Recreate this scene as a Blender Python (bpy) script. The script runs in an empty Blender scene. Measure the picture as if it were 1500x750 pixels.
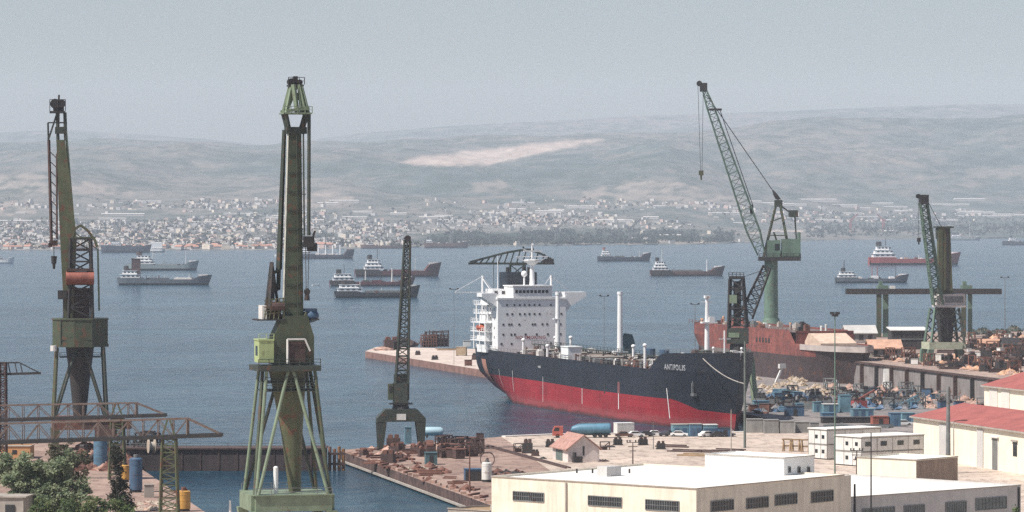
import bpy, math, random
import numpy as np
from mathutils import Vector, Matrix
R = math.radians
rnd = random.Random(7)
sc = bpy.context.scene
C = sc.collection

# ------------------------------------------------------------------ camera, sky, sun, exposure
F, CX, YH, CZ = 5625.0, 750.0, 318.0, 55.1          # focal length in photo pixels, centre column, horizon row, eye height
cam = bpy.data.cameras.new('camera'); cam.sensor_width = 36.0; cam.lens = 36.0*F/1500
cam.shift_y = -(375-YH)/1500.0; cam.clip_start = 1.0; cam.clip_end = 60000
co = bpy.data.objects.new('camera', cam); C.objects.link(co)
co.location = (0, 0, CZ); co.rotation_euler = (R(90), 0, 0); sc.camera = co
SUN = Vector((-.885, -.466, 0)).normalized()*math.cos(R(54)); SUN.z = math.sin(R(54))
w = bpy.data.worlds.new('World'); sc.world = w; w.use_nodes = True
nt = w.node_tree; bg = nt.nodes['Background']; sky = nt.nodes.new('ShaderNodeTexSky')
sky.sky_type = 'NISHITA'; sky.sun_disc = False; sky.sun_elevation = R(54)
sky.sun_rotation = math.atan2(SUN.x, SUN.y); sky.air_density = 1.0; sky.dust_density = 1.5; sky.ozone_density = 1.3
nt.links.new(sky.outputs[0], bg.inputs[0]); bg.inputs[1].default_value = .075
sl = bpy.data.lights.new('sun', 'SUN'); sl.energy = 4.8; sl.angle = R(.5); sl.color = (1, .955, .89)
so = bpy.data.objects.new('sun', sl); C.objects.link(so); so.rotation_euler = SUN.to_track_quat('Z', 'Y').to_euler()
sc.view_settings.view_transform = 'Standard'; sc.view_settings.look = 'None'
sc.view_settings.exposure = .38; sc.view_settings.gamma = 1.0
HAZE, HAZE_COL, HAZE_G = 4.8e-5, (.84, .90, 1.0), -.12
sc.cycles.volume_bounces = 2; sc.cycles.max_bounces = 8
sc.cycles.use_denoising = False

# ------------------------------------------------------------------ helpers
def at(px, py, z=2.5):
    D = (CZ-z)*F/(py-YH); return Vector(((px-CX)*D/F, D, z))
def atD(px, D, z=2.5): return Vector(((px-CX)*D/F, D, z))
def zy(py, D): return CZ-(py-YH)*D/F

def noise_nodes(nt, vec, scale, detail=5, rough=.6):
    n = nt.nodes.new('ShaderNodeTexNoise'); n.inputs['Scale'].default_value = scale
    n.inputs['Detail'].default_value = detail; n.inputs['Roughness'].default_value = rough
    nt.links.new(vec, n.inputs['Vector']); return n.outputs['Fac']
def mixc(nt, fac, a, b, mode='MIX'):
    m = nt.nodes.new('ShaderNodeMix'); m.data_type = 'RGBA'; m.blend_type = mode
    for s, v in ((0, fac), (6, a), (7, b)):
        if hasattr(v, 'links'): nt.links.new(v, m.inputs[s])
        elif s == 0: m.inputs[0].default_value = v
        else: m.inputs[s].default_value = (*v, 1) if len(v) == 3 else v
    return m.outputs[2]
def mrange(nt, x, a, b, c=0., d=1.):
    m = nt.nodes.new('ShaderNodeMapRange'); nt.links.new(x, m.inputs[0])
    for i, v in enumerate((a, b, c, d)): m.inputs[i+1].default_value = v
    return m.outputs[0]
def mapping(nt, vec, scale):
    m = nt.nodes.new('ShaderNodeMapping'); nt.links.new(vec, m.inputs[0]); m.inputs['Scale'].default_value = scale
    return m.outputs[0]

def M(name, col, rough=.65, var=.22, scale=.35, rust=0., rustcol=(.13, .055, .03), streak=0., metal=0., bump=.15, world=False):
    m = bpy.data.materials.new(name); m.use_nodes = True; nt = m.node_tree
    p = nt.nodes['Principled BSDF']; p.inputs['Roughness'].default_value = rough; p.inputs['Metallic'].default_value = metal
    tc = nt.nodes.new('ShaderNodeTexCoord'); oi = nt.nodes.new('ShaderNodeObjectInfo')
    if world: vec = tc.outputs['Object']
    else:
        s = nt.nodes.new('ShaderNodeVectorMath'); s.operation = 'SCALE'; s.inputs[0].default_value = (37, 71, 53)
        nt.links.new(oi.outputs['Random'], s.inputs['Scale'])
        a = nt.nodes.new('ShaderNodeVectorMath'); nt.links.new(tc.outputs['Object'], a.inputs[0]); nt.links.new(s.outputs[0], a.inputs[1])
        vec = a.outputs[0]
    n1 = noise_nodes(nt, vec, scale)
    lo = tuple(c*(1-var) for c in col); hi = tuple(min(1, c*(1+var)) for c in col)
    c = mixc(nt, mrange(nt, n1, .3, .7), lo, hi)
    if streak:
        n2 = noise_nodes(nt, mapping(nt, vec, (1.3, 1.3, .12)), 1.0)
        c = mixc(nt, mrange(nt, n2, .42, .75, 0, streak), c, tuple(x*.42 for x in col))
    if rust:
        n3 = noise_nodes(nt, vec, scale*2.3, 8, .7)
        c = mixc(nt, mrange(nt, n3, .62-rust*.35, .70-rust*.25), c, rustcol)
    nt.links.new(c, p.inputs['Base Color'])
    if bump:
        b = nt.nodes.new('ShaderNodeBump'); b.inputs['Strength'].default_value = bump; b.inputs['Distance'].default_value = .1
        nt.links.new(noise_nodes(nt, vec, scale*6), b.inputs['Height']); nt.links.new(b.outputs[0], p.inputs['Normal'])
    return m

class MB:
    def __init__(s): s.v = []; s.f = []; s.m = []
    def add(s, vs, fs, mi=0):
        o = len(s.v); s.v += [tuple(v) for v in vs]; s.f += [tuple(i+o for i in f) for f in fs]; s.m += [mi]*len(fs); return s
    def box(s, x0, x1, y0, y1, z0, z1, mi=0, rz=0., piv=None):
        vs = [(x, y, z) for z in (z0, z1) for x, y in ((x0, y0), (x1, y0), (x1, y1), (x0, y1))]
        if rz:
            px, py = piv or ((x0+x1)/2, (y0+y1)/2); c, q = math.cos(rz), math.sin(rz)
            vs = [(px+(x-px)*c-(y-py)*q, py+(x-px)*q+(y-py)*c, z) for x, y, z in vs]
        return s.add(vs, [(3, 2, 1, 0), (4, 5, 6, 7), (0, 1, 5, 4), (1, 2, 6, 5), (2, 3, 7, 6), (3, 0, 4, 7)], mi)
    def ring(s, p, q, n, r0, r1, mi, ph=0.):
        p, q = Vector(p), Vector(q); d = q-p
        if d.length < 1e-6: return s
        d.normalize(); u = d.orthogonal() if abs(d.z) > .99 else d.cross(Vector((0, 0, 1))); u.normalize(); t = d.cross(u)
        vs = []
        for c, r in ((p, r0), (q, r1)):
            for k in range(n):
                a = ph+2*math.pi*k/n; vs.append(c+u*(math.cos(a)*r)+t*(math.sin(a)*r))
        fs = [(k, (k+1) % n, n+(k+1) % n, n+k) for k in range(n)]+[tuple(range(n-1, -1, -1)), tuple(range(n, 2*n))]
        return s.add(vs, fs, mi)
    def tube(s, p, q, r, r1=None, n=10, mi=0): return s.ring(p, q, n, r, r if r1 is None else r1, mi)
    def bar(s, p, q, w, w1=None, mi=0): return s.ring(p, q, 4, w*.707, (w if w1 is None else w1)*.707, mi, math.pi/4)
    def prism(s, poly, z0, z1, mi=0):
        n = len(poly); vs = [(x, y, z0) for x, y in poly]+[(x, y, z1) for x, y in poly]
        return s.add(vs, [(k, (k+1) % n, n+(k+1) % n, n+k) for k in range(n)]+[tuple(range(n-1, -1, -1)), tuple(range(n, 2*n))], mi)
    def prismy(s, poly, y0, y1, mi=0):                 # outline in x,z pushed along y
        n = len(poly); vs = [(x, y0, z) for x, z in poly]+[(x, y1, z) for x, z in poly]
        return s.add(vs, [(k, (k+1) % n, n+(k+1) % n, n+k) for k in range(n)]+[tuple(range(n-1, -1, -1)), tuple(range(n, 2*n))], mi)
    def prismx(s, poly, x0, x1, mi=0):                 # outline in y,z pushed along x
        n = len(poly); vs = [(x0, y, z) for y, z in poly]+[(x1, y, z) for y, z in poly]
        return s.add(vs, [(k, (k+1) % n, n+(k+1) % n, n+k) for k in range(n)]+[tuple(range(n-1, -1, -1)), tuple(range(n, 2*n))], mi)
    def loft(s, rings, mi=0, close=True, caps=True):
        n = len(rings[0]); vs = [p for r in rings for p in r]; fs = []
        for i in range(len(rings)-1):
            for k in range(n if close else n-1): fs.append((i*n+k, i*n+(k+1) % n, (i+1)*n+(k+1) % n, (i+1)*n+k))
        if caps: fs += [tuple(range(n-1, -1, -1)), tuple(range((len(rings)-1)*n, len(rings)*n))]
        return s.add(vs, fs, mi)
    def ball(s, c, rx, ry, rz, n=12, m=8, mi=0):
        rings = []
        for j in range(m+1):
            a = math.pi*(j+.001)/(m+.002); rings.append([(c[0]+rx*math.sin(a)*math.cos(2*math.pi*k/n), c[1]+ry*math.sin(a)*math.sin(2*math.pi*k/n), c[2]-rz*math.cos(a)) for k in range(n)])
        return s.loft(rings, mi)
    def lattice(s, p, q, w0, w1, n, r, d0=None, d1=None, up=None, mi=0, rd=None):
        p, q = Vector(p), Vector(q); d = (q-p).normalized(); up = Vector(up or (0, 1, 0))
        u = d.cross(up).normalized(); t = d.cross(u).normalized(); d0 = w0 if d0 is None else d0; d1 = w1 if d1 is None else d1; rd = rd or r*.6
        def cor(f): 
            c = p.lerp(q, f); w = (w0+(w1-w0)*f)/2; h = (d0+(d1-d0)*f)/2
            return [c+u*w+t*h, c-u*w+t*h, c-u*w-t*h, c+u*w-t*h]
        A, B = cor(0), cor(1)
        for a, b in zip(A, B): s.bar(a, b, r, mi=mi)
        for i in range(n):
            a, b = cor(i/n), cor((i+1)/n)
            for k in range(4):
                j = (k+1) % 4
                s.bar(a[k] if i % 2 else a[j], b[j] if i % 2 else b[k], rd, mi=mi); s.bar(b[k], b[j], rd, mi=mi)
        return s
    def rail(s, pts, h=1.1, w=.07, step=2.5, mi=0):
        for a, b in zip(pts[:-1], pts[1:]):
            a, b = Vector(a), Vector(b); z = Vector((0, 0, h)); s.bar(a+z, b+z, w, mi=mi); s.bar(a+z*.5, b+z*.5, w*.8, mi=mi)
            n = max(1, int((b-a).length/step))
            for i in range(n+1): c = a.lerp(b, i/n); s.bar(c, c+z, w, mi=mi)
        return s
    def build(s, name, mats, parent=None, smooth=False):
        me = bpy.data.meshes.new(name); me.from_pydata(s.v, [], s.f); me.update()
        mats = mats if isinstance(mats, (list, tuple)) else [mats]
        for m in mats: me.materials.append(m)
        if len(mats) > 1: me.polygons.foreach_set('material_index', s.m)
        if smooth:
            me.polygons.foreach_set('use_smooth', [True]*len(me.polygons))
            try: me.set_sharp_from_angle(angle=R(35))
            except Exception: pass
        o = bpy.data.objects.new(name, me); C.objects.link(o)
        if parent is not None: o.parent = parent
        return o

def tag(o, label, cat, group=None):
    o['label'] = label; o['category'] = cat
    if group: o['group'] = group
    return o
def thing(name, label, cat, loc=(0, 0, 0), rz=0., group=None):
    o = bpy.data.objects.new(name, None); o.empty_display_size = .5; C.objects.link(o)
    o.location = loc; o.rotation_euler = (0, 0, rz); return tag(o, label, cat, group)
def kind(o, k): o['kind'] = k; return o
def kids(o): return [c for c in bpy.data.objects if c.parent == o]
KIDS = {}
def dup(o, loc, rz=None, label=None, group=None, s=None):
    if o.name not in KIDS: KIDS[o.name] = [(c, kids(c)) for c in kids(o)]
    r = o.copy(); C.objects.link(r); r.location = loc
    if rz is not None: r.rotation_euler = (0, 0, rz)
    if label: r['label'] = label
    if group: r['group'] = group
    if s: r.scale = (s, s, s) if not isinstance(s, tuple) else s
    for c, g in KIDS[o.name]:
        d = c.copy(); C.objects.link(d); d.parent = r
        for x in g: y = x.copy(); C.objects.link(y); y.parent = d
    return r
def remat(root, old, new):                       # a repainted copy of a thing: its own mesh data with one paint changed
    for c in [k for k in bpy.data.objects if k.parent == root]:
        if any(m == old for m in c.data.materials):
            c.data = c.data.copy()
            for i, m in enumerate(c.data.materials):
                if m == old: c.data.materials[i] = new
def text_mesh(s, size):
    cu = bpy.data.curves.new('lettering', 'FONT'); cu.body = s; cu.size = size; cu.offset = size*.015; cu.space_character = 1.15
    o = bpy.data.objects.new('lettering', cu); C.objects.link(o); bpy.context.view_layer.update()
    me = bpy.data.meshes.new_from_object(o.evaluated_get(bpy.context.evaluated_depsgraph_get()))
    C.objects.unlink(o); bpy.data.objects.remove(o); return me
def plates(m, w_, h_, amt):                       # welded plate pattern: each plate a slightly different tone
    nt = m.node_tree; p = nt.nodes['Principled BSDF']; l = p.inputs['Base Color'].links[0]; src = l.from_socket
    tc = nt.nodes.new('ShaderNodeTexCoord'); sx = nt.nodes.new('ShaderNodeSeparateXYZ'); nt.links.new(tc.outputs['Object'], sx.inputs[0]); cx = nt.nodes.new('ShaderNodeCombineXYZ')
    nt.links.new(sx.outputs[0], cx.inputs[0]); nt.links.new(sx.outputs[2], cx.inputs[1]); b = nt.nodes.new('ShaderNodeTexBrick'); nt.links.new(cx.outputs[0], b.inputs[0])
    b.inputs['Color1'].default_value = (1-amt,)*3+(1,); b.inputs['Color2'].default_value = (1+amt,)*3+(1,); b.inputs['Mortar'].default_value = (1-2.2*amt,)*3+(1,)
    b.inputs['Scale'].default_value = 1; b.inputs['Brick Width'].default_value = w_; b.inputs['Row Height'].default_value = h_; b.inputs['Mortar Size'].default_value = .06
    nt.links.new(mixc(nt, 1.0, src, b.outputs[0], 'MULTIPLY'), p.inputs['Base Color'])
def curve(xs, ys):
    return lambda x: float(np.interp(x, xs, ys))

# ------------------------------------------------------------------ paints
m_green = M('crane_green_paint', (.058, .075, .042), .6, .35, .3, rust=.24, streak=.4)
m_olive = M('crane_olive_paint', (.092, .105, .052), .6, .25, .3, rust=.3, streak=.5)
m_lgreen = M('pale_green_paint', (.185, .235, .155), .6, .2, .4, rust=.1, streak=.3)
m_dgreen = M('dark_green_paint', (.032, .042, .032), .6, .3, .4, rust=.15)
m_sea = M('grey_green_paint', (.12, .19, .145), .6, .25, .3, rust=.1, streak=.3)
m_dark = M('blackened_steel', (.028, .026, .026), .6, .4, .5, rust=.2, rustcol=(.06, .03, .02))
m_steel = M('grey_steel', (.16, .17, .17), .5, .3, .5, rust=.2)
m_rust = M('rusty_steel', (.15, .065, .045), .85, .5, .8)
m_drust = M('dark_rusty_steel', (.07, .04, .035), .85, .5, .8)
m_redlead = M('red_lead_paint', (.26, .08, .055), .7, .3, .5, rust=.15)
m_white = M('white_paint', (.80, .80, .78), .5, .06, .4, streak=.15)
m_offw = M('weathered_white_paint', (.68, .66, .62), .6, .1, .3, streak=.4, rust=.03, rustcol=(.3, .17, .1))
m_cable = M('steel_rope', (.05, .05, .05), .5, .2, 1)
m_blue = M('blue_paint', (.08, .165, .245), .6, .3, .5, rust=.1)
m_dblue = M('dark_blue_paint', (.05, .10, .17), .55, .3, .4, rust=.1)
m_teal = M('teal_paint', (.12, .23, .28), .6, .3, .5, rust=.1)
m_yell = M('yellow_ochre_paint', (.50, .27, .06), .6, .2, .5, rust=.12)
m_conc = M('concrete', (.36, .32, .28), .9, .25, .3, streak=.3)
m_gconc = M('grey_concrete', (.26, .25, .235), .9, .25, .3, streak=.4)
m_glass = M('window_glass', (.02, .025, .03), .12, .3, .5, bump=0)
m_wood = M('timber', (.30, .20, .11), .85, .4, .7)
m_tyre = M('tyre_rubber', (.02, .02, .02), .9, .2, 2)
m_tarp = M('orange_tarpaulin', (.55, .32, .20), .85, .3, .5)
m_roofred = M('red_sheet_roof', (.33, .095, .08), .8, .2, .25, streak=.2)
m_tile = M('clay_tile_roof', (.46, .19, .12), .85, .3, .9)
m_cream = M('cream_plaster', (.74, .66, .54), .85, .10, .3, streak=.4, bump=.05)
m_cream2 = M('ivory_plaster', (.80, .74, .60), .85, .06, .25, streak=.2, bump=.05)
m_roofw = M('white_roof_coating', (.74, .71, .66), .85, .10, .25, bump=.1, rust=.02, rustcol=(.52, .48, .43))
m_gplast = M('grey_plaster', (.52, .50, .48), .85, .1, .3, streak=.25)
# ------------------------------------------------------------------ setting: water, far land, quays, haze
FT = {}
def fbm(x, y, seed, octv=6, gain=.5):
    if seed not in FT: FT[seed] = np.random.RandomState(seed).rand(256, 256)
    T = FT[seed]; out = np.zeros_like(x); a = 1.; tot = 0.
    for o in range(octv):
        xs, ys = x*2**o+o*17.3, y*2**o+o*9.1; xi = np.floor(xs).astype(int); yi = np.floor(ys).astype(int); fx = xs-xi; fy = ys-yi
        fx = fx*fx*(3-2*fx); fy = fy*fy*(3-2*fy)
        q = lambda i, j: T[(xi+i) % 256, (yi+j) % 256]
        out += a*((q(0, 0)*(1-fx)+q(1, 0)*fx)*(1-fy)+(q(0, 1)*(1-fx)+q(1, 1)*fx)*fy); tot += a; a *= gain
    return out/tot
# water
mw = bpy.data.materials.new('sea_water'); mw.use_nodes = True; nt = mw.node_tree; p = nt.nodes['Principled BSDF']
tc = nt.nodes.new('ShaderNodeTexCoord').outputs['Object']
patch = noise_nodes(nt, mapping(nt, tc, (.0035, .0012, 1)), 1.0, 6, .62)
patch2 = noise_nodes(nt, mapping(nt, tc, (.013, .006, 1)), 1.0, 5, .65)
c = mixc(nt, mrange(nt, patch, .35, .65), (.003, .030, .060), (.007, .052, .086))
c = mixc(nt, mrange(nt, patch2, .40, .66), c, (.007, .036, .062))
lane = noise_nodes(nt, mapping(nt, tc, (.0022, .0085, 1)), 1.0, 6, .7)
c = mixc(nt, mrange(nt, lane, .52, .68, 0, .85), c, (.022, .082, .11)); c = mixc(nt, mrange(nt, lane, .47, .34, 0, .7), c, (.002, .020, .040))
rip = noise_nodes(nt, mapping(nt, tc, (.10, .030, 1)), 1.0, 7, .75)
c = mixc(nt, mrange(nt, rip, .52, .70, 0, .8), c, (.038, .098, .13)); c = mixc(nt, mrange(nt, rip, .47, .32, 0, .7), c, (.005, .018, .032))  # ripple lights and darks painted into the base colour
nt.links.new(c, p.inputs['Base Color']); p.inputs['IOR'].default_value = 1.33; p.inputs['Roughness'].default_value = .14; p.inputs['Specular IOR Level'].default_value = .07
w1 = noise_nodes(nt, mapping(nt, tc, (.16, .085, 1)), 1.0, 6, .68)
w2 = noise_nodes(nt, mapping(nt, tc, (.022, .012, 1)), 1.0, 4, .6)
ad = nt.nodes.new('ShaderNodeMath'); ad.operation = 'MULTIPLY_ADD'; nt.links.new(w2, ad.inputs[0]); ad.inputs[1].default_value = 2.2; nt.links.new(w1, ad.inputs[2])
b = nt.nodes.new('ShaderNodeBump'); b.inputs['Distance'].default_value = 1.7
nt.links.new(mrange(nt, patch2, .3, .7, .35, .95), b.inputs['Strength']); nt.links.new(ad.outputs[0], b.inputs['Height']); nt.links.new(b.outputs[0], p.inputs['Normal'])
o = MB().add([(-12000, 50, 0), (12000, 50, 0), (12000, 24000, 0), (-12000, 24000, 0)], [(0, 1, 2, 3)]).build('water', mw); kind(o, 'structure')

# far land: columns along sight lines, rows outwards
shore_px = [-400, 0, 150, 400, 640, 900, 1000, 1180, 1250, 1500, 1900]
shore_y = [367, 366.5, 367, 366, 362, 358.5, 358.5, 353, 351, 349, 348]
ridge_px = [-400, 0, 190, 380, 500, 700, 800, 890, 1000, 1170, 1300, 1500, 1900]
ridge_y = [218, 214, 205, 212, 208, 203, 198, 190, 189, 175, 167, 167, 164]
far_px = [-400, 0, 100, 250, 400, 520, 620, 730, 900, 1100, 1400, 1900]
far_y = [194, 196, 192, 202, 216, 197, 188, 181, 172, 164, 153, 150]
DR = 15500.0
def land_z(px, D):
    px = np.asarray(px, float); D = np.asarray(D, float)
    ys = np.interp(px, shore_px, shore_y); Ds = CZ*F/(ys-YH); yr = np.interp(px, ridge_px, ridge_y)
    t = (D-Ds)/(DR-Ds); tt = np.clip(t, 0, 1)
    K = [0, .12, .28, .46, .66, .85, 1]
    ysv = [ys, ys-12+4*(ys-349)/17, 334+0*ys, 301+0*ys, .30*yr+.70*300-12, .72*yr+.28*285, yr]
    D2 = [Ds+k*(DR-Ds) for k in K]; Z = [np.zeros_like(ys)+1.2]+[CZ-(y-YH)*d/F for y, d in zip(ysv[1:], D2[1:])]
    z = np.zeros_like(D+0*px)
    for i in range(len(K)-1):
        m = (tt >= K[i]) & (tt <= K[i+1]); f = (tt-K[i])/(K[i+1]-K[i]); f = f*f*(3-2*f)*.5+f*.5 if 0 else f
        z = np.where(m, Z[i]*(1-f)+Z[i+1]*f, z)
    X = (px-CX)*D/F
    amp = np.interp(tt, [0, .12, .3, .5, .7, 1], [.5, 3, 10, 34, 75, 45])
    n = fbm(X/1500+40, D/1900+11, 3, 7, .52); rdg = 1-np.abs(2*fbm(X/900+7, D/1500+3, 5, 5)-1)
    z = z+amp*((n-.5)*2.2+(rdg-.75)*1.5)+amp*.35*(1-np.abs(2*fbm(X/330+1, D/620, 15, 5)-1)-.75)
    z += 62*np.exp(-((px-962)/105)**2-((D-12200)/650)**2)+38*np.exp(-((px-60)/110)**2-((D-11300)/800)**2)
    z += 30*np.exp(-((px-480)/60)**2-((D-11500)/400)**2)
    # behind the ridge: a valley, then the last range
    zf = CZ-(np.interp(px, far_px, far_y)-YH)*21500/F+60*(fbm(X/2500+3, D/3000, 9, 5)-.5)
    zr = CZ-(yr-YH)*DR/F
    s = np.clip((D-DR)/(21500-DR), 0, 1)
    zb = np.where(s < .35, zr+(np.minimum(zr, zf)*.55-zr)*(s/.35), 0)
    zb = np.where(s >= .35, np.minimum(zr, zf)*.55+(zf-np.minimum(zr, zf)*.55)*((s-.35)/.65), zb)
    return np.where(D <= DR, z, zb+amp*((n-.5)*1.6)*(1-s))
def land_at(px, D): return Vector(((px-CX)*D/F, D, float(land_z(np.array([px]), np.array([D]))[0])))
cols = np.arange(-320, 1824, 3.0); tr = np.concatenate([np.linspace(0, .3, 60), np.linspace(.3, 1, 190)[1:], np.linspace(1, 1.05, 10)[1:]])
PX = np.repeat(cols[:, None], len(tr)+14, 1); Ds = CZ*F/(np.interp(cols, shore_px, shore_y)-YH)
DD = np.concatenate([Ds[:, None]+tr[None]*(DR-Ds[:, None]), np.repeat(np.linspace(DR*1.09, 23500, 14)[None], len(cols), 0)], 1)
jit = (fbm(PX/30, DD/300, 21, 4)-.5)*120*(DD < DR*.99); DD[:, 1:] += jit[:, 1:]*np.clip((DD[:, 1:]-Ds[:, None])/600, 0, 1)
DD[:, 0] += (fbm(cols/25., cols*0, 4, 4)-.5)*260
ZZ = land_z(PX, DD); XX = (PX-CX)*DD/F; YS = YH+(CZ-ZZ)*F/DD
ZZ[:, 0] = -1.0
nr = PX.shape[1]; nc = len(cols)
idx = np.arange(nc*nr).reshape(nc, nr)
fc = np.stack([idx[:-1, :-1], idx[1:, :-1], idx[1:, 1:], idx[:-1, 1:]], -1).reshape(-1, 4)
me = bpy.data.meshes.new('far_land'); me.from_pydata(np.stack([XX, DD, ZZ], -1).reshape(-1, 3).tolist(), [], fc.tolist())
# bare soil: the quarry scar on the hillside and smaller patches, as surface data
def patch_mask(poly_top, poly_bot, soft=2.5):
    xs = [q[0] for q in poly_top]; t = np.interp(PX, xs, [q[1] for q in poly_top]); bt = np.interp(PX, [q[0] for q in poly_bot], [q[1] for q in poly_bot])
    ww = (fbm(PX/14, YS/6, 31, 4)-.5)*7
    inx = np.clip((PX-xs[0])/6, 0, 1)*np.clip((xs[-1]-PX)/6, 0, 1)
    return np.clip((YS+ww-t)/soft, 0, 1)*np.clip((bt-YS-ww)/soft, 0, 1)*inx
front = (DD < DR*1.01)
quarry = patch_mask([(578, 238), (620, 226), (700, 217), (780, 209), (850, 202), (890, 202)], [(578, 241), (660, 246), (720, 243), (760, 234), (830, 218), (890, 207)], 5.0)
bare = .95*quarry
for tp, bt, a in (([(-20, 252), (60, 254), (200, 281)], [(-20, 275), (80, 284), (200, 287)], .5), ([(380, 291), (450, 284), (520, 283)], [(380, 300), (450, 304), (520, 304)], .55),
                  ([(440, 284), (485, 280), (520, 287)], [(440, 300), (485, 304), (520, 300)], .5), ([(850, 281), (920, 265), (1000, 268), (1090, 292)], [(850, 296), (920, 298), (1000, 303), (1090, 305)], .42),
                  ([(1060, 256), (1140, 252), (1180, 258)], [(1060, 266), (1140, 266), (1180, 263)], .22), ([(1340, 256), (1420, 246), (1520, 238)], [(1340, 264), (1420, 262), (1520, 262)], .25),
                  ([(690, 268), (730, 262), (745, 268)], [(690, 284), (730, 280), (745, 272)], .3), ([(-20, 296), (50, 297), (62, 300)], [(-20, 316), (50, 314), (62, 303)], .45),
                  ([(1000, 343.5), (1150, 337), (1310, 334)], [(1000, 346), (1150, 341), (1310, 337.5)], .95), ([(1150, 324), (1250, 322), (1300, 321)], [(1150, 326), (1250, 324.5), (1300, 323)], .8),
                  ([(840, 352), (920, 350), (1100, 353)], [(840, 357), (920, 357), (1100, 357)], .5), ([(0, 322), (60, 321), (66, 322)], [(0, 326), (60, 326), (66, 325)], .6)):
    bare = np.maximum(bare, a*patch_mask(tp, bt, 1.4))
bare = np.where(quarry*.95 >= bare, bare*np.clip(.55+fbm(PX/9, YS/3, 41, 4), 0, 1), bare*np.clip(3.2*fbm(PX/16+9, YS/5, 43, 5)-1.1, 0, .9))*front
urban = np.clip((YS-292)/14, 0, 1)*np.clip(1-np.clip((PX-560)/900, 0, 1), .25, 1)*(DD < DR)*np.clip(fbm(XX/420+5, DD/700+2, 17, 4)*3.6-1.35, 0, 1)
wood = np.clip((YS-332)/3, 0, 1)*np.clip((PX-600)/50, 0, 1)*np.clip((1090-PX)/60, 0, 1)*np.clip((357-YS)/3, 0, 1)
col = np.stack([bare, urban, wood, np.ones_like(bare)], -1).reshape(-1)
at_ = me.color_attributes.new('cover', 'FLOAT_COLOR', 'POINT'); at_.data.foreach_set('color', col.astype(np.float32))
me.polygons.foreach_set('use_smooth', [True]*len(me.polygons))
ml = bpy.data.materials.new('far_land_ground'); ml.use_nodes = True; nt = ml.node_tree; p = nt.nodes['Principled BSDF']; p.inputs['Roughness'].default_value = .95
p.inputs['Specular IOR Level'].default_value = .1
tc = nt.nodes.new('ShaderNodeTexCoord').outputs['Object']; av = nt.nodes.new('ShaderNodeVertexColor'); av.layer_name = 'cover'
sx = nt.nodes.new('ShaderNodeSeparateColor'); nt.links.new(av.outputs[0], sx.inputs[0])
big = noise_nodes(nt, mapping(nt, tc, (.0011, .0006, .004)), 1.0, 7, .62); sm = noise_nodes(nt, mapping(nt, tc, (.012, .006, .012)), 1.0, 4, .7)
c = mixc(nt, mrange(nt, big, .40, .60), (.072, .098, .090), (.17, .16, .142))
mid = noise_nodes(nt, mapping(nt, tc, (.0042, .0022, .02)), 1.0, 7, .72)
c = mixc(nt, mrange(nt, mid, .50, .64, 0, .8), c, (.20, .17, .145)); c = mixc(nt, mrange(nt, mid, .48, .36, 0, .8), c, (.026, .046, .038))
c = mixc(nt, mrange(nt, sm, .45, .62, 0, .75), c, (.038, .058, .044))
c = mixc(nt, sx.outputs[2], c, (.028, .048, .035))
sp = noise_nodes(nt, mapping(nt, tc, (.045, .02, .045)), 1.0, 3, .8)
c = mixc(nt, sx.outputs[1], c, mixc(nt, mrange(nt, sp, .45, .60), (.09, .095, .08), (.36, .31, .285)))
c = mixc(nt, sx.outputs[0], c, mixc(nt, mrange(nt, sm, .35, .65), (.38, .285, .235), (.52, .42, .355)))
nt.links.new(c, p.inputs['Base Color'])
me.materials.append(ml); o = bpy.data.objects.new('far_land', me); C.objects.link(o); kind(o, 'structure')

# haze over bay, town and hills
mh = bpy.data.materials.new('haze_air'); mh.use_nodes = True; nt = mh.node_tree
nt.nodes.remove(nt.nodes['Principled BSDF']); pv = nt.nodes.new('ShaderNodeVolumePrincipled'); pv.inputs['Density'].default_value = HAZE
pv.inputs['Color'].default_value = (*HAZE_COL, 1); pv.inputs['Anisotropy'].default_value = HAZE_G
nt.links.new(pv.outputs[0], nt.nodes['Material Output'].inputs['Volume'])
o = MB().box(-12500, 12500, -300, 25000, -5, max(900, float(ZZ.max())+40)).build('haze', mh); kind(o, 'stuff')

# quays and yards
def ground_mat(name, c1, c2, c3, amt=.5, line=None):
    m = bpy.data.materials.new(name); m.use_nodes = True; nt = m.node_tree; p = nt.nodes['Principled BSDF']; p.inputs['Roughness'].default_value = .92
    tc = nt.nodes.new('ShaderNodeTexCoord').outputs['Object']
    a = noise_nodes(nt, tc, .045, 6, .62); b = noise_nodes(nt, mapping(nt, tc, (.5, .16, .5)), 1., 6, .72); g = noise_nodes(nt, tc, .22, 5, .7)
    c = mixc(nt, mrange(nt, a, .38, .62), c1, c2); c = mixc(nt, mrange(nt, b, .5, .68, 0, amt), c, c3); c = mixc(nt, mrange(nt, g, .55, .72, 0, amt), c, tuple(x*.55 for x in c3))
    nt.links.new(c, p.inputs['Base Color'])
    bp = nt.nodes.new('ShaderNodeBump'); bp.inputs['Strength'].default_value = .3; bp.inputs['Distance'].default_value = .15
    nt.links.new(b, bp.inputs['Height']); nt.links.new(bp.outputs[0], p.inputs['Normal']); return m
g_pale = ground_mat('pale_yard_concrete', (.44, .35, .285), (.58, .47, .385), (.21, .15, .125), .8)
g_rust = ground_mat('rust_stained_quay', (.24, .155, .12), (.36, .25, .20), (.09, .05, .042), .75)
g_grey = ground_mat('grey_yard_ground', (.17, .15, .145), (.27, .235, .215), (.06, .055, .06), .8)
g_pink = ground_mat('dusty_terrace_ground', (.27, .19, .155), (.40, .29, .235), (.09, .06, .052), .8)
m_qwall = M('stained_quay_wall', (.11, .065, .055), .9, .4, .25, rust=.4, rustcol=(.05, .03, .028), streak=.7, world=True)
m_qwall2 = M('pink_stained_jetty_wall', (.24, .13, .105), .9, .35, .25, streak=.7, world=True)
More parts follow.
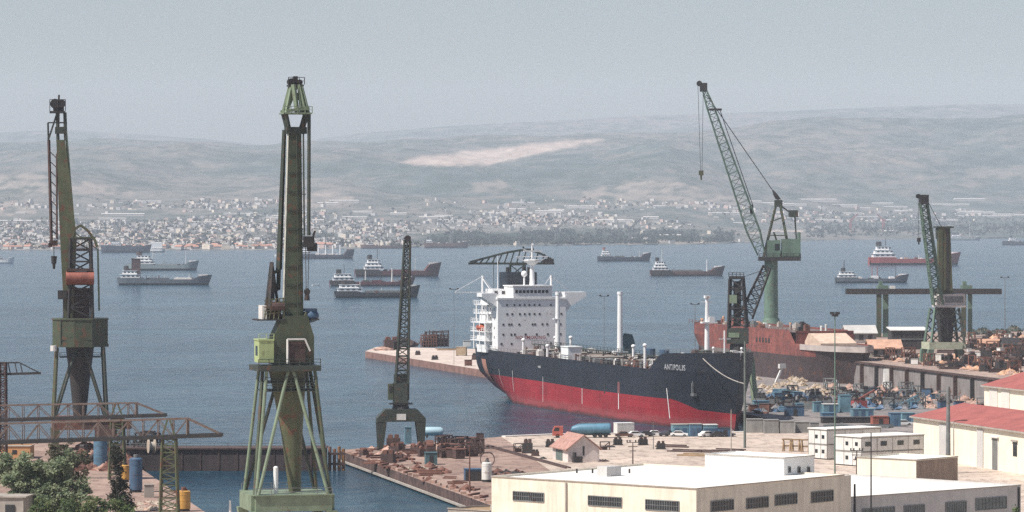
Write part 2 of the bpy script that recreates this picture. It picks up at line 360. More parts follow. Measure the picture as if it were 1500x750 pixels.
def slab(name, poly, z1, top, side, z0=-3.0, k='structure'):
    n = len(poly); b = MB(); b.add([(x, y, z1) for x, y in poly], [tuple(range(n))], 0)
    for i in range(n):
        (x0, y0), (x1, y1) = poly[i], poly[(i+1) % n]; b.add([(x0, y0, z0), (x1, y1, z0), (x1, y1, z1), (x0, y0, z1)], [(0, 1, 2, 3)], 1)
    o = b.build(name, [top, side]); kind(o, k); return o
BASIN_Y = 684.
quay_edge_r = [(62, 940), (71, 972), (54, 1085), (46, 1160), (46, 1250), (48, 1350), (50, 1450)]
# yard on the right with the pier, in two sheets: rust-stained pier end and the pale yard
slab('pier', [(-3.7, BASIN_Y), (-1.0, BASIN_Y), (12.8, 740), (-2.5, 920), (-39.2, 866.5), (-37.8, 860), (-3.9, 701)], 2.5, g_rust, m_qwall)
slab('yard', [(-1.0, BASIN_Y), (320, BASIN_Y), (320, 900), (62, 940), (10, 929), (-2.5, 920), (12.8, 740)], 2.5, g_pale, m_qwall)
slab('dockside_yard', [(62, 940), (320, 900), (320, 1560)]+[(quay_edge_r[k][0], quay_edge_r[k][1]) for k in range(6, 0, -1)], 2.5, g_grey, m_qwall)
slab('foreground_quay', [(-300, 380), (320, 380), (320, BASIN_Y), (-54.6, BASIN_Y), (-300, BASIN_Y)], 2.5, g_pale, m_qwall)
slab('west_quay', [(-300, BASIN_Y), (-54.6, BASIN_Y), (-76, 795), (-86, 842), (-97, 905), (-300, 912)], 2.5, g_rust, m_qwall)
tw = lambda D: 107.4-(D-1208)*.2155
slab('dock_terrace', [(tw(1040), 1040), (330, 1040), (330, 1560), (150, 1500), (100, 1420), (tw(1208), 1208)], 10.0, g_pink, m_gconc, 2.4)
ja, jb, jc, jd = at(535, 514.5), at(742, 547.5), at(785, 513), at(552, 508)
slab('jetty', [(ja.x, ja.y), (jb.x, jb.y), (jc.x, jc.y), (jd.x, jd.y)], 2.5, ground_mat('jetty_concrete', (.50, .40, .34), (.60, .50, .43), (.30, .22, .19), .5), m_qwall2)
# white kerb along the harbour edge of the yard
kb = MB()
for a, b_ in (((-2.5, 920), (10, 929)), ((10, 929), (62, 940))):
    d = (Vector(b_)-Vector(a)).normalized(); n = Vector((d.y, -d.x))
    kb.add([(a[0]+n.x*i, a[1]+n.y*i, z) for z in (2.49, 2.75) for i in (0.02, 1.6)]+[(b_[0]+n.x*i, b_[1]+n.y*i, z) for z in (2.49, 2.75) for i in (0.02, 1.6)], [(2, 3, 7, 6), (0, 4, 6, 2), (1, 3, 7, 5), (0, 2, 3, 1), (4, 5, 7, 6)])
kind(kb.build('kerb', M('limewashed_kerb', (.66, .62, .57), .9, .12, .4)), 'structure')
# sunken rail line across the yard and stains of rails on the pier
rl = MB()
for px0, py0, px1, py1 in ((715, 653, 835, 686), (711, 654, 829, 686.5)):
    a, b_ = at(px0, py0), at(px1, py1); rl.bar(a+Vector((0, 0, .05)), b_+Vector((0, 0, .05)), .45)
kind(rl.build('crane_rail_track', m_drust), 'structure')
# low stringer along the pier's basin face and rubbing timbers
# ------------------------------------------------------------------ the moored tanker
m_hblack = M('black_topside_paint', (.011, .014, .023), .55, .3, .12, rust=.04, rustcol=(.035, .022, .022), streak=.5, bump=.05)
m_hred = bpy.data.materials.new('red_bottom_paint'); m_hred.use_nodes = True; nt = m_hred.node_tree; p = nt.nodes['Principled BSDF']; p.inputs['Roughness'].default_value = .55
tc = nt.nodes.new('ShaderNodeTexCoord').outputs['Object']; sp = nt.nodes.new('ShaderNodeSeparateXYZ'); nt.links.new(tc, sp.inputs[0])
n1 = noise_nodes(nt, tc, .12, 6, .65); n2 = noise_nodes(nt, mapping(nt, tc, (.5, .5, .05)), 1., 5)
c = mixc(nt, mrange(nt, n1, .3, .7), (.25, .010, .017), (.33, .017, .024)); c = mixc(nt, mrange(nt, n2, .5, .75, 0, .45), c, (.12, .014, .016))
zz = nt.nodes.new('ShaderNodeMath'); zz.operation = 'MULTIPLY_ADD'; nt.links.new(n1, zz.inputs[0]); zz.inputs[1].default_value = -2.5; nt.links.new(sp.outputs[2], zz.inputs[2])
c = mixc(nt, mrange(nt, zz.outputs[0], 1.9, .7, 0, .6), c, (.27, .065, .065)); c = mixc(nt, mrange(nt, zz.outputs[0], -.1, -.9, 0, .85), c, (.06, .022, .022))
nt.links.new(c, p.inputs['Base Color'])
m_deck = M('oxide_deck_paint', (.16, .075, .06), .8, .4, .3, rust=.2)
m_shipw = M('ship_white_paint', (.80, .79, .78), .5, .06, .3, streak=.18, rust=.03, rustcol=(.35, .2, .12))
m_mark = M('white_marking', (.75, .72, .70), .6, .15, .5)

L, HB = 194.0, 11.7
RZ = math.atan2(-.954, .30); C0 = Vector((.1, 1171.7, 0))
hbt = curve([-6, 0, 8, 20, 40, 150, 160, 168, 176, 184, 190, 193, 194.6, 195.4], [10.0, 11.1, 11.5, 11.7, 11.7, 11.7, 11.6, 11.1, 9.9, 7.6, 4.4, 2.3, .9, .03])
hbw = curve([-6, 4, 10, 20, 32, 46, 145, 156, 166, 175, 182, 187, 193, 195.4], [.3, 1.6, 4.2, 7.6, 10.2, 11.7, 11.7, 11.2, 9.8, 7.6, 5.0, 2.7, .7, .03])
top_z = curve([-6, 100, 158, 165, 170, 194], [15.2, 15.0, 14.9, 18.9, 19.5, 20.2])
paint_shade_z = curve([0, 60, 110, 171, 176, 182, 194], [7.9, 7.8, 7.3, 7.4, 6.5, 5.0, 4.4])  # black-red border; its dip at the bow paints in the shadow under the flare
def hull_hb(x, z):
    s = min(max(z/15., 0), 1.3); k = 1-(1-min(s, 1))**2.5
    k = k if x < 100 else s if s < 1 else s
    return max(.05, hbw(x)+(hbt(x)-hbw(x))*min(k, 1.0 if x < 155 else 1.06))
def stem_dx(z): return (-4.2*(1-min(z, 20)/20.)**1.3)
def stern_dx(z): return max(0., (7.5-z)*.95) if z < 7.5 else 0.
def hull_pt(x, z, side, out=0.):
    xs = [0, 40, 150, 194]; dx = stern_dx(z)*max(0, (1-(x+6)/46.)) + stem_dx(z)*max(0, (x-165)/29.)
    return (x+dx, side*(hull_hb(x, z)+out), z)
tk = thing('tanker', 'large black and red tanker with white superstructure moored at the quay', 'ship', C0, RZ)
b = MB(); xs = [-6, -4, -2, 0, 2, 4, 7, 10, 15, 20, 26, 32, 40, 50]+list(range(60, 145, 10))+[145, 150, 154, 158, 161, 164, 167, 170, 173, 176, 179, 182, 184, 186, 188, 190, 191.5, 193, 194, 194.6, 195.1, 195.4]
nz = [lambda x: -2., lambda x: 0., lambda x: 1.6, lambda x: 3.4, lambda x: paint_shade_z(x), lambda x: 10., lambda x: 12.6, lambda x: 15. if top_z(x) > 15.01 else top_z(x)-.25, lambda x: top_z(x)]
for side in (-1, 1):
    V = [[hull_pt(x, f(x), side) for f in nz] for x in xs]; n = len(nz)
    for i in range(len(xs)-1):
        for j in range(n-1):
            q = [V[i][j], V[i+1][j], V[i+1][j+1], V[i][j+1]]
            b.add(q if side < 0 else q[::-1], [(0, 1, 2, 3)], 0 if j >= 4 else 1)
V0 = [hull_pt(-6, f(-6), -1) for f in nz]; V1 = [hull_pt(-6, f(-6), 1) for f in nz]
for j in range(len(nz)-1): b.add([V1[j], V0[j], V0[j+1], V1[j+1]], [(0, 1, 2, 3)], 0 if j >= 4 else 1)
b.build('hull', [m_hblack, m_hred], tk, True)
b = MB(); b.ball((184.5, 0, -1.0), 7.0, 1.7, 2.7, 16, 10); b.build('bulbous_bow', m_hred, tk, True)
b = MB()
for i in range(len(xs)-1):
    x0, x1 = xs[i], xs[i+1]; zt = lambda x: (14.2 if x < 159 else 18.4 if x > 166 else 14.2+(x-159)*.6)
    b.add([(x0, -hull_hb(x0, 15)+.1, zt(x0)), (x1, -hull_hb(x1, 15)+.1, zt(x1)), (x1, hull_hb(x1, 15)-.1, zt(x1)), (x0, hull_hb(x0, 15)-.1, zt(x0))], [(0, 1, 2, 3)])
b.build('deck', m_deck, tk)
def hull_strip(x0, x1, z0, z1, mat, name, side=-1, nx=1):
    b = MB()
    N = 8; xr = [x0+(x1-x0)*i/nx for i in range(nx+1)]; zr = [z0+(z1-z0)*j/N for j in range(N+1)]
    b.loft([[hull_pt(x, z, side, .05) for z in zr] for x in xr], close=False, caps=False); return b.build(name, mat, tk)
for x, z0, z1, ww in ((23, 4.6, 9.8, .22), (37, 3.6, 9.8, .22), (66.5, 1.9, 9.2, .22), (102, 2.9, 7.4, .3), (168.3, 2.2, 10.2, .36)):
    hull_strip(x, x+ww, z0, z1, m_mark, 'draught_mark')
hull_strip(133, 133.5, 3.0, 7.4, m_mark, 'draught_mark'); hull_strip(132.4, 134.2, 7.3, 10.4, M('primed_patch', (.20, .075, .075), .7, .3, .5), 'paint_patch')
hull_strip(121, 122, 6.8, 9.6, m_dark, 'fender_mark')
hull_strip(4.5, 9.5, 5.2, 12.2, M('raw_steel_patch', (.42, .20, .15), .8, .3, .4, streak=.4), 'scraped_patch', nx=4)
def hull_text(s, x0, z0, size, mat, name, part):
    me = text_mesh(s, size)
    for v in me.vertices:
        q = hull_pt(x0+v.co.x, z0+v.co.y, -1, .06); v.co = q
    me.materials.append(mat); o = bpy.data.objects.new(part, me); C.objects.link(o); o.parent = tk; return o
hull_text('ANTIPOLIS', 168.4, 15.2, 2.0, M('greyed_name_paint', (.42, .42, .44), .6, .2, .8), '', 'ship_name'); hull_text('YARD', 62, 11.6, .9, m_mark, '', 'hull_lettering')
# anchor and hawse
b = MB(); q = Vector(hull_pt(181.5, 11, -1)); b.box(q.x-.3, q.x+.3, q.y-.5, q.y-.05, 9.0, 12.0); b.box(q.x-1.1, q.x+1.1, q.y-.45, q.y+.5, 8.6, 9.3); b.tube((q.x, q.y-.2, 12), (q.x, q.y-.2, 14.2), .18); b.build('anchor', m_steel, tk)
# deck edge rails
b = MB(); b.rail([(x, -hull_hb(x, 15)+.3, 15.0) for x in (22, 50, 80, 110, 140, 157)], 1.1, .08, 3); b.build('deck_rail', m_steel, tk); b = MB(); b.rail([(x, hull_hb(x, 15)-.3, 15.0) for x in (22, 50, 80, 110, 140, 157)], 1.1, .08, 3); b.build('deck_rail', m_steel, tk); b = MB()
b.rail([(x, -hull_hb(x, 15)+.4, 19.6) for x in (168, 176, 184, 190, 193)], 1.0, .08, 2); b.build('deck_rail', m_steel, tk); b = MB(); b.rail([(x, hull_hb(x, 15)-.4, 19.6) for x in (168, 176, 184, 190, 193)], 1.0, .08, 2)
b.build('deck_rail', m_steel, tk)
plates(m_hblack, 8.5, 2.4, .22); plates(m_hred, 8.5, 2.1, .10)
# superstructure: tiers of decks
hs = MB(); hs.box(2, 19.6, -10.7, 10.7, 14.1, 31.0); hs.box(12, 19.9, -10.95, 10.95, 30.4, 30.95)
for k, z in enumerate((17.7, 20.4, 23.1, 25.8, 28.5)):                       # open side galleries with deck slabs
    hs.box(-1.5+.3*k, 14, -13.0 if k < 3 else -12.2, -10.72, z, z+.25); hs.box(-1.5+.3*k, 14, 10.72, 12.4, z, z+.25); hs.box(-1.6, 1.98, -10.6, 10.6, z, z+.25)
hs.box(3, 12.5, -12.2, -10.72, 14.3, 20.3); hs.box(5, 11, -12.0, -10.72, 20.7, 25.7)
hs.prismx([(-10.7, 28.2), (-15.4, 31.2), (-15.4, 32.3), (-10.7, 32.3)], 13.5, 18.5); hs.prismx([(10.7, 26.0), (12.6, 28.2), (17.6, 31.2), (17.6, 32.5), (10.7, 32.5)], 13.5, 18.5)
house = hs.build('superstructure', m_shipw, tk)
wm = M('porthole_glass', (.035, .03, .035), .3, .2, .5, bump=0)
wins = [(z, ys) for z, ys in ((16.8, (-9.6, -6.4, 6, 9)), (19.6, (-9, -6.5, -5.4, -2, 1.5, 5, 9)), (22.6, (-9, -7.2, -6.4, -4, .2, 1.0, 3.3, 4.8, 9)), (25.7, (-7.8, -6.2, -3.8, -2.3, -.8, .8, 2.4, 9.3)), (28.4, (-7.8, -5.5, -3.8, -2.3, -.8, .8, 2.4, 6)))]
for z, ys in wins:
    for y in ys: MB().box(19.58, 19.66, y-.28, y+.28, z, z+.6).build('window', wm, house)
for z in (18.6, 21.4, 24.2, 26.9):
    for x in (5, 8.5, 12, 16): MB().box(x-.3, x+.3, -10.74, -10.68, z, z+.8).build('window', wm, house)
b = MB()
for k, z in enumerate((17.7, 20.4, 23.1, 25.8, 28.5)):
    yy = -13.0 if k < 3 else -12.2; b.rail([(-1.4, -10.8, z+.25), (-1.4, yy+.1, z+.25), (13.9, yy+.1, z+.25)], 1.05, .1, 1.8)
    b.bar((2, yy+.15, z-2.4), (2, yy+.15, z), .3); b.bar((8, yy+.15, z-2.4), (8, yy+.15, z), .3); b.bar((13.6, yy+.15, z-2.4), (13.6, yy+.15, z), .35)
b.build('gallery_rail', m_shipw, tk)
wh = MB(); wh.box(10.5, 19.75, -5.9, 6.3, 31.0, 34.3); wh.box(10.2, 20.15, -6.2, 6.6, 34.3, 34.6); wh.box(6, 13, -10.4, -5.95, 31.0, 33.4); wheel = wh.build('wheelhouse', m_shipw, tk)
for k in range(9):
    y = -4.9+k*1.2; MB().box(19.72, 19.8, y-.42, y+.42, 32.3, 33.2).build('window', wm, wheel)
for y in (-9.2, -6.9): MB().box(12.96, 13.06, y-.5, y+.5, 31.8, 32.8).build('window', wm, wheel)
me = text_mesh('NO SMOKING', 1.35)
for v in me.vertices: v.co = (19.68, -5.2+v.co.x, 18.55+v.co.y)
me.materials.append(M('red_lettering', (.32, .035, .04), .6, .1)); o = bpy.data.objects.new('warning_lettering', me); C.objects.link(o); o.parent = tk
fn = MB(); fn.loft([[(x, y, z) for x, y in ((2.2, -4.6), (3.2, -5.2), (8.4, -5.2), (9.4, -4.6), (9.4, 4.6), (8.4, 5.2), (3.2, 5.2), (2.2, 4.6))] for z in (31.0, 38.4)]); fo = fn.build('funnel', M('navy_funnel_paint', (.018, .024, .035), .5, .2, .3), tk)
b = MB()
for x, y in ((4.5, -3), (4.5, 2.2), (7, -3.6), (7, 3)): b = MB(); b.tube((x, y, 38.4), (x, y, 39.9), .5); b.build('exhaust_pipe', m_dark, fo)
ms = MB(); ms.tube((16, 1.2, 34.6), (16, 1.2, 42.6), .8, .6); ms.tube((16, 1.2, 42.6), (16, 1.2, 46.6), .35, .2); ms.loft([[(16+r*math.cos(a*math.pi/4), 1.2+r*math.sin(a*math.pi/4), z) for a in range(8)] for z, r in ((40.6, .9), (42.0, 2.6), (42.3, 2.6), (42.4, .8))])
ms.bar((16, -3.8, 43.2), (16, 6.2, 43.2), .3); ms.bar((16, -3.8, 43.2), (16, -.5, 41.4), .25); ms.bar((16, 6.2, 43.2), (16, 2.9, 41.4), .25); ms.bar((16, 1.2, 44.2), (16, -1.5, 45.5), .2); mo = ms.build('radar_mast', m_shipw, tk)
b = MB(); b.box(16.6, 17., -1.7, 4.1, 44.6, 45.1); b.build('radar_scanner', m_shipw, mo)
b = MB(); b.ball((15.4, -1.1, 38.0), .95, .95, .95); b.tube((15.4, -1.1, 34.6), (15.4, -1.1, 37.2), .25); b.build('satellite_dome', m_shipw, tk, True)
b = MB(); b.tube((12, -8.4, 33.4), (12, -8.4, 43.5), .14, .08); b.build('whip_aerial', m_shipw, tk)
def dav(y0, yo, name):                                                    # white derrick frames beside the bridge
    s = 1 if yo > y0 else -1; b = MB(); b.bar((8, y0, 31), (8, y0, 37.4), .5); b.bar((8, y0, 37.2), (8, yo, 32.6), .18); b.bar((8, y0, 37.2), (8, y0-s*3.6, 32.4), .18); b.bar((8, y0-s*3.5, 32.4), (8, yo, 32.4), .3)
    b.bar((8, y0, 36.6), (13, y0-s*1.5, 32.4), .18); b.bar((8, y0, 31.5), (8, y0-s*2, 28.6), .4); return b.build(name, m_shipw, tk)
dav(-12.0, -20.6, 'derrick_frame'); dav(9.8, 15.5, 'derrick_frame')
lb = MB(); lb.loft([[(x, -12.0+w*math.cos(a), 21.6+h*math.sin(a)) for a in [k*math.pi/4 for k in range(8)]] for x, w, h in ((3, .1, .2), (4, .9, .9), (6, 1.2, 1.2), (8.5, 1.2, 1.2), (10.2, .9, .9), (11.2, .1, .2))]); lb.build('lifeboat', M('orange_lifeboat_shell', (.40, .09, .04), .5, .2), tk, True)
b = MB(); b.box(-1.2, 1.6, -10.5, -4, 14.2, 17.5); b.box(-1.2, 1.6, 1, 10.2, 14.2, 16.8); b.build('poop_house', m_shipw, tk)
b = MB(); b.rail([(19.9, -11.5, 15.2), (.3, -10.9, 15.2), (-5.8, -9.8, 15.2), (-5.8, 9.8, 15.2), (.3, 10.6, 15.2)], 1.2, .16, 1.6); b.rail([(.2, -10.4, 17.7), (.2, 10.4, 17.7)], 1.1, .14, 1.6); b.build('stern_rail', m_shipw, tk)
# kingposts and foremast
def post(x, y, z0, z1, r, arms=()):
    b = MB(); b.tube((x, y, z0), (x, y, z1), r, r*.8, 12); b.tube((x, y, z1), (x, y, z1+.8), r*.95, r*.95, 12)
    for z, hw in arms: b.box(x-.7, x+.7, y-hw, y+hw, z, z+.3)
    return b.build('kingpost', m_shipw, tk, True)
post(44.5, 0, 14.2, 32.2, .8, ((25, 1.4),)); post(100.5, 0, 14.2, 33.4, .85, ((17.2, 2.2),))
b = MB(); b.tube((170.5, 0, 18.4), (170.5, 0, 33.8), .72, .45, 12); b.box(169.6, 171.4, -1.6, 2.6, 27.2, 27.6); b.box(169.6, 171.4, .3, 1.9, 27.6, 28.9); b.bar((170.5, -1.6, 32.8), (170.5, 1.6, 32.8), .2); b.box(169.9, 171.1, -.7, .7, 33.8, 34.5); b.build('foremast', m_shipw, tk)
for x, y, h in ((30, -6, 4.4), (30, 4, 5.0), (60, -8.2, 3.6), (84, 7, 4.2), (121, -3.2, 5.4), (137, -5.5, 6.2), (37, 6.5, 5.2)):
    b = MB(); b.tube((x, y, 14.2), (x, y, 14.2+h), .36, .36); b.ball((x, y, 14.2+h), .65, .65, .55, 8, 5); b.build('vent_post', m_shipw, tk)
b = MB(); b.box(82, 88.5, -11.3, -7.4, 14.3, 18.3); b.box(81.8, 88.7, -11.45, -7.2, 18.3, 18.55); b.build('deckhouse', m_white, tk)
b = MB(); b.ball((142, 3.5, 16.6), 2., 2., 1.9, 14, 8); b.tube((142, 3.5, 14.2), (142, 3.5, 15.8), 2.1, 2.1, 14); b.build('tank_dome', m_shipw, tk, True)
b = MB(); b.box(132, 153, 1.5, 7.2, 14.2, 16.0); b.box(150, 156, 2, 8, 14.2, 18.6); b.build('fore_house', m_offw, tk)
b = MB(); b.prismx([(3.2, 14.2), (3.2, 18.5), (2.0, 20.8), (3.4, 22.4), (5.6, 22.0), (6.4, 19.5), (5.6, 17.5), (5.6, 14.2)], 92, 95); b.build('covered_winch', M('dark_teal_tarpaulin', (.015, .05, .07), .8, .3), tk)
b = MB()
for x, y in ((112, 5), (122, 5.5)): b = MB(); b.tube((x, y, 14.2), (x, y, 18.6), 1.4, 1.4); b.build('vent_cowl', m_dblue, tk)
# pipes, catwalk and the small gear crowding the deck
b = MB(); b.box(22, 162, -.8, .8, 17.0, 17.2)
for x in range(24, 162, 6): b.bar((x, -.7, 14.2), (x, -.7, 17), .22); b.bar((x, .7, 14.2), (x, .7, 17), .22)
b.rail([(22, -.8, 17.2), (162, -.8, 17.2)], 1.1, .09, 3); b.build('catwalk', m_dgreen, tk)
b = MB()
for y, z, r in ((-2, 15.3, .32), (-2.9, 15.1, .25), (-3.8, 15.2, .3), (2, 15.4, .3), (3, 15.2, .25), (4.4, 15.3, .35)): b.tube((24, y, z), (158, y, z), r, r, 8)
b.build('cargo_pipe', m_steel, tk)
b = MB()
for x in (45, 72, 88, 92, 96, 104, 132): b = MB(); b.tube((x, -10.2, 16.1), (x, 10.2, 16.1), .28, .28, 8); b.tube((x, -10.2, 14.2), (x, -10.2, 16.6), .28, .28, 8); b.build('cross_pipe', m_conc if x != 92 else m_rust, tk)
dr = random.Random(3)
for k in range(150):
    x = dr.uniform(24, 158); y = dr.uniform(-10.6, 9); t = dr.random(); b = MB(); mat = dr.choice([m_rust, m_drust, m_dark, m_steel, m_conc, m_rust, m_offw, m_offw, m_steel, m_dgreen, m_dark])
    if 76 < x < 94 and y < -6: continue
    if t < .35: b.tube((x, y, 14.2), (x, y, 14.2+dr.uniform(.9, 2.6)), dr.uniform(.25, .7), n=10); b.tube((x, y, 15.2), (x, y, 15.4), .8, n=10); nm = 'tank_hatch'
    elif t < .7: s, h = dr.uniform(.5, 1.5), dr.uniform(.7, 2.2); b.box(x-s, x+s, y-s*.6, y+s*.6, 14.2, 14.2+h); b.box(x-s*.5, x+s*.6, y-s*.4, y+s*.4, 14.2+h, 14.6+h); nm = 'deck_locker'
    else: b.bar((x, y, 14.2), (x, y, 16.9), .22); b.bar((x-1.4, y, 16.4), (x+1.2, y+.4, 16.8), .2); b.tube((x-.5, y-.5, 14.9), (x+.6, y-.5, 14.9), .5, n=8); nm = 'mooring_winch'
    b.build(nm, mat, tk)
for k in range(9):
    b = MB(); x = dr.uniform(170, 188); y = dr.uniform(-.5, .5)*hull_hb(x, 15); b.box(x-1, x+1, y-.7, y+.7, 18.4, 19.7+dr.random()); b.tube((x, y-1.1, 19.6), (x, y+1.1, 19.6), .7); b.build('windlass', dr.choice([m_steel, m_dgreen, m_drust, m_offw]), tk)
for x, y in ((186, -4.0), (192, 1.5)):
    b = MB(); b.tube((x, y, 18.4), (x, y, 21.3), .2); b.ball((x, y, 21.2), .4, .4, .4, 8, 6); b.build('bow_light', m_shipw, tk)
b = MB(); b.tube((187.5, -1.5, 18.4), (187.5, -1.5, 25.8), .22); b.bar((187.5, -3, 23.6), (187.5, .2, 23.6), .2); b.build('jackstaff', m_shipw, tk)
# mooring lines
def line_thing(name, label, cat, p, q, r, sag=.5, mat=None):
    t = bpy.data.objects.new
    b = MB(); p, q = Vector(p), Vector(q); N = 8; P = [p.lerp(q, k/N)-Vector((0, 0, 4*sag*(k/N)*(1-k/N))) for k in range(N+1)]
    for a, c_ in zip(P[:-1], P[1:]): b.tube(a, c_, r, n=6)
    return tag(b.build(name, mat or m_cable), label, cat)
TM = Matrix.Translation(C0) @ Matrix.Rotation(RZ, 4, 'Z')
line_thing('mooring_rope', 'pale mooring rope slanting down from the tanker bow to the pole', 'rope', TM @ Vector((182, -6.2, 19.2)), at(1090, 562, 0)*0+atD(1090, 945, zy(562, 945)), .13, 1.2, m_conc)
line_thing('mooring_rope', 'mooring rope running from the tanker bow tip to the blue sheds', 'rope', TM @ Vector((192, 1.6, 19.6)), atD(1118, 1000, 2.6), .1, .8, m_steel)

# ------------------------------------------------------------------ hull with red lead side in the dry dock
rd = Vector((100-63, 1200-1335, 0)).normalized(); rp = Vector((-rd.y, rd.x, 0)); rc = Vector((63, 1335, 0))-rd*6+rp*10
RS = thing('dry_docked_hull', 'red and brown unfinished ship hull standing in the dry dock', 'ship', rc, math.atan2(rd.y, rd.x))
LB = 150.; rb = curve([0, 4, 12, 112, 126, 136, 144, 148.5, 150], [6, 9, 10, 10, 9.4, 7.6, 4.6, 1.8, .3]); rw = curve([0, 10, 25, 105, 122, 134, 142, 150], [1, 5, 9.6, 9.8, 7.6, 4.4, 1.6, .2])
b = MB(); rx = [0, 2, 4, 8, 12, 18, 25, 40, 60, 80, 100, 106, 112, 116, 120, 124, 128, 132, 136, 139, 142, 144, 146, 148, 149, 150]
rtop = lambda x: 18.6 if x < 112 else 14.5
rz_ = [lambda x: 2.4, lambda x: 5, lambda x: 8, lambda x: 10.6, lambda x: 14.6 if x < 112 else 12.6, rtop]
for side in (-1, 1):
    V = [[(x-(max(0, x-110)/40)*(1-f(x)/18)*7, side*(rw(x)+(rb(x)-rw(x))*min(1, (f(x)-2.4)/11)), f(x)) for f in rz_] for x in rx]
    for i in range(len(rx)-1):
        for j in range(5):
            q = [V[i][j], V[i+1][j], V[i+1][j+1], V[i][j+1]]; b.add(q if side < 0 else q[::-1], [(0, 1, 2, 3)], 2 if (j < 3 and rx[i] < 60) else 1 if (j < 3 or rx[i] >= 128) else 0)  # brown also carried up round the bow, painting its shaded turn
b.add([(0, -6, 2.4), (0, 6, 2.4), (0, 6, 18.6), (0, -6, 18.6)], [(3, 2, 1, 0)], 0)
b.add([(0, -8, 18.0), (112, -9.8, 18.0), (112, 9.8, 18.0), (0, 8, 18.0)], [(0, 1, 2, 3)], 2); b.add([(112, -9.6, 14.2), (140, -5.8, 14.2), (149, 0, 14.2), (140, 5.8, 14.2), (112, 9.6, 14.2)], [(0, 1, 2, 3, 4)], 2)
b.add([(111.9, -9.9, 13.5), (111.9, 9.9, 13.5), (111.9, 9.9, 18.5), (111.9, -9.9, 18.5)], [(0, 1, 2, 3)], 0)
m_brown = M('brown_plating_bow_shade', (.055, .036, .038), .75, .35, .2, rust=.2, streak=.6)
b.build('hull', [M('red_lead_hull', (.24, .07, .055), .8, .35, .2, rust=.42, rustcol=(.13, .05, .045), streak=.65), m_brown, M('grey_brown_plating', (.15, .12, .11), .8, .3, .2, streak=.4)], RS)
b = MB(); V = [[(x-.2, -(rb(x)*1.01+.05), z) for z in (12.7, 14.5)] for x in rx if x >= 116]+[[(x-.2, (rb(x)*1.01+.05), z) for z in (12.7, 14.5)] for x in reversed(rx) if x >= 116]
b.loft(V, close=False, caps=False); b.build('bulwark_band', M('greyed_primer_band', (.42, .36, .33), .8, .2, .3), RS)
b = MB(); b.prismy([(113, 14.22), (113, 15.2), (116.5, 17.9), (118, 17.9), (128, 15.0), (128, 14.22)], -7.2, 5.0); b.build('deck_canopy', M('bleached_canopy', (.58, .43, .33), .85, .2, .6), RS)
b = MB(); b.rail([(0, -9.6, 18.1), (60, -9.6, 18.1), (111, -9.6, 18.1)], 1.2, .14, 4); b.build('deck_rail', m_rust, RS)
for k in range(5): MB().box(73+k*3.1, 74.6+k*3.1, -10.06, -10.0, 13.9, 15.4).build('stencilled_mark', m_dark, RS)
for k in range(34):
    x, y = dr.uniform(3, 110), dr.uniform(-9, 7); b = MB(); h = dr.uniform(.7, 2.4); s = dr.uniform(.5, 2.0)
    if dr.random() < .6: b.box(x-s, x+s, y-.8, y+.8, 18, 18+h); b.box(x-s*.6, x+s*.4, y-.5, y+.5, 18+h, 18.4+h)
    else: b.tube((x, y, 18), (x, y, 18.5+h), .4); b.bar((x-s, y, 18.4+h), (x+s, y, 18.2+h), .3)
    b.build('deck_fitting', dr.choice([m_offw, m_conc, m_rust, m_tarp, m_dark, m_steel, m_redlead]), RS)
RM = Matrix.Translation(rc) @ Matrix.Rotation(math.atan2(rd.y, rd.x), 4, 'Z')

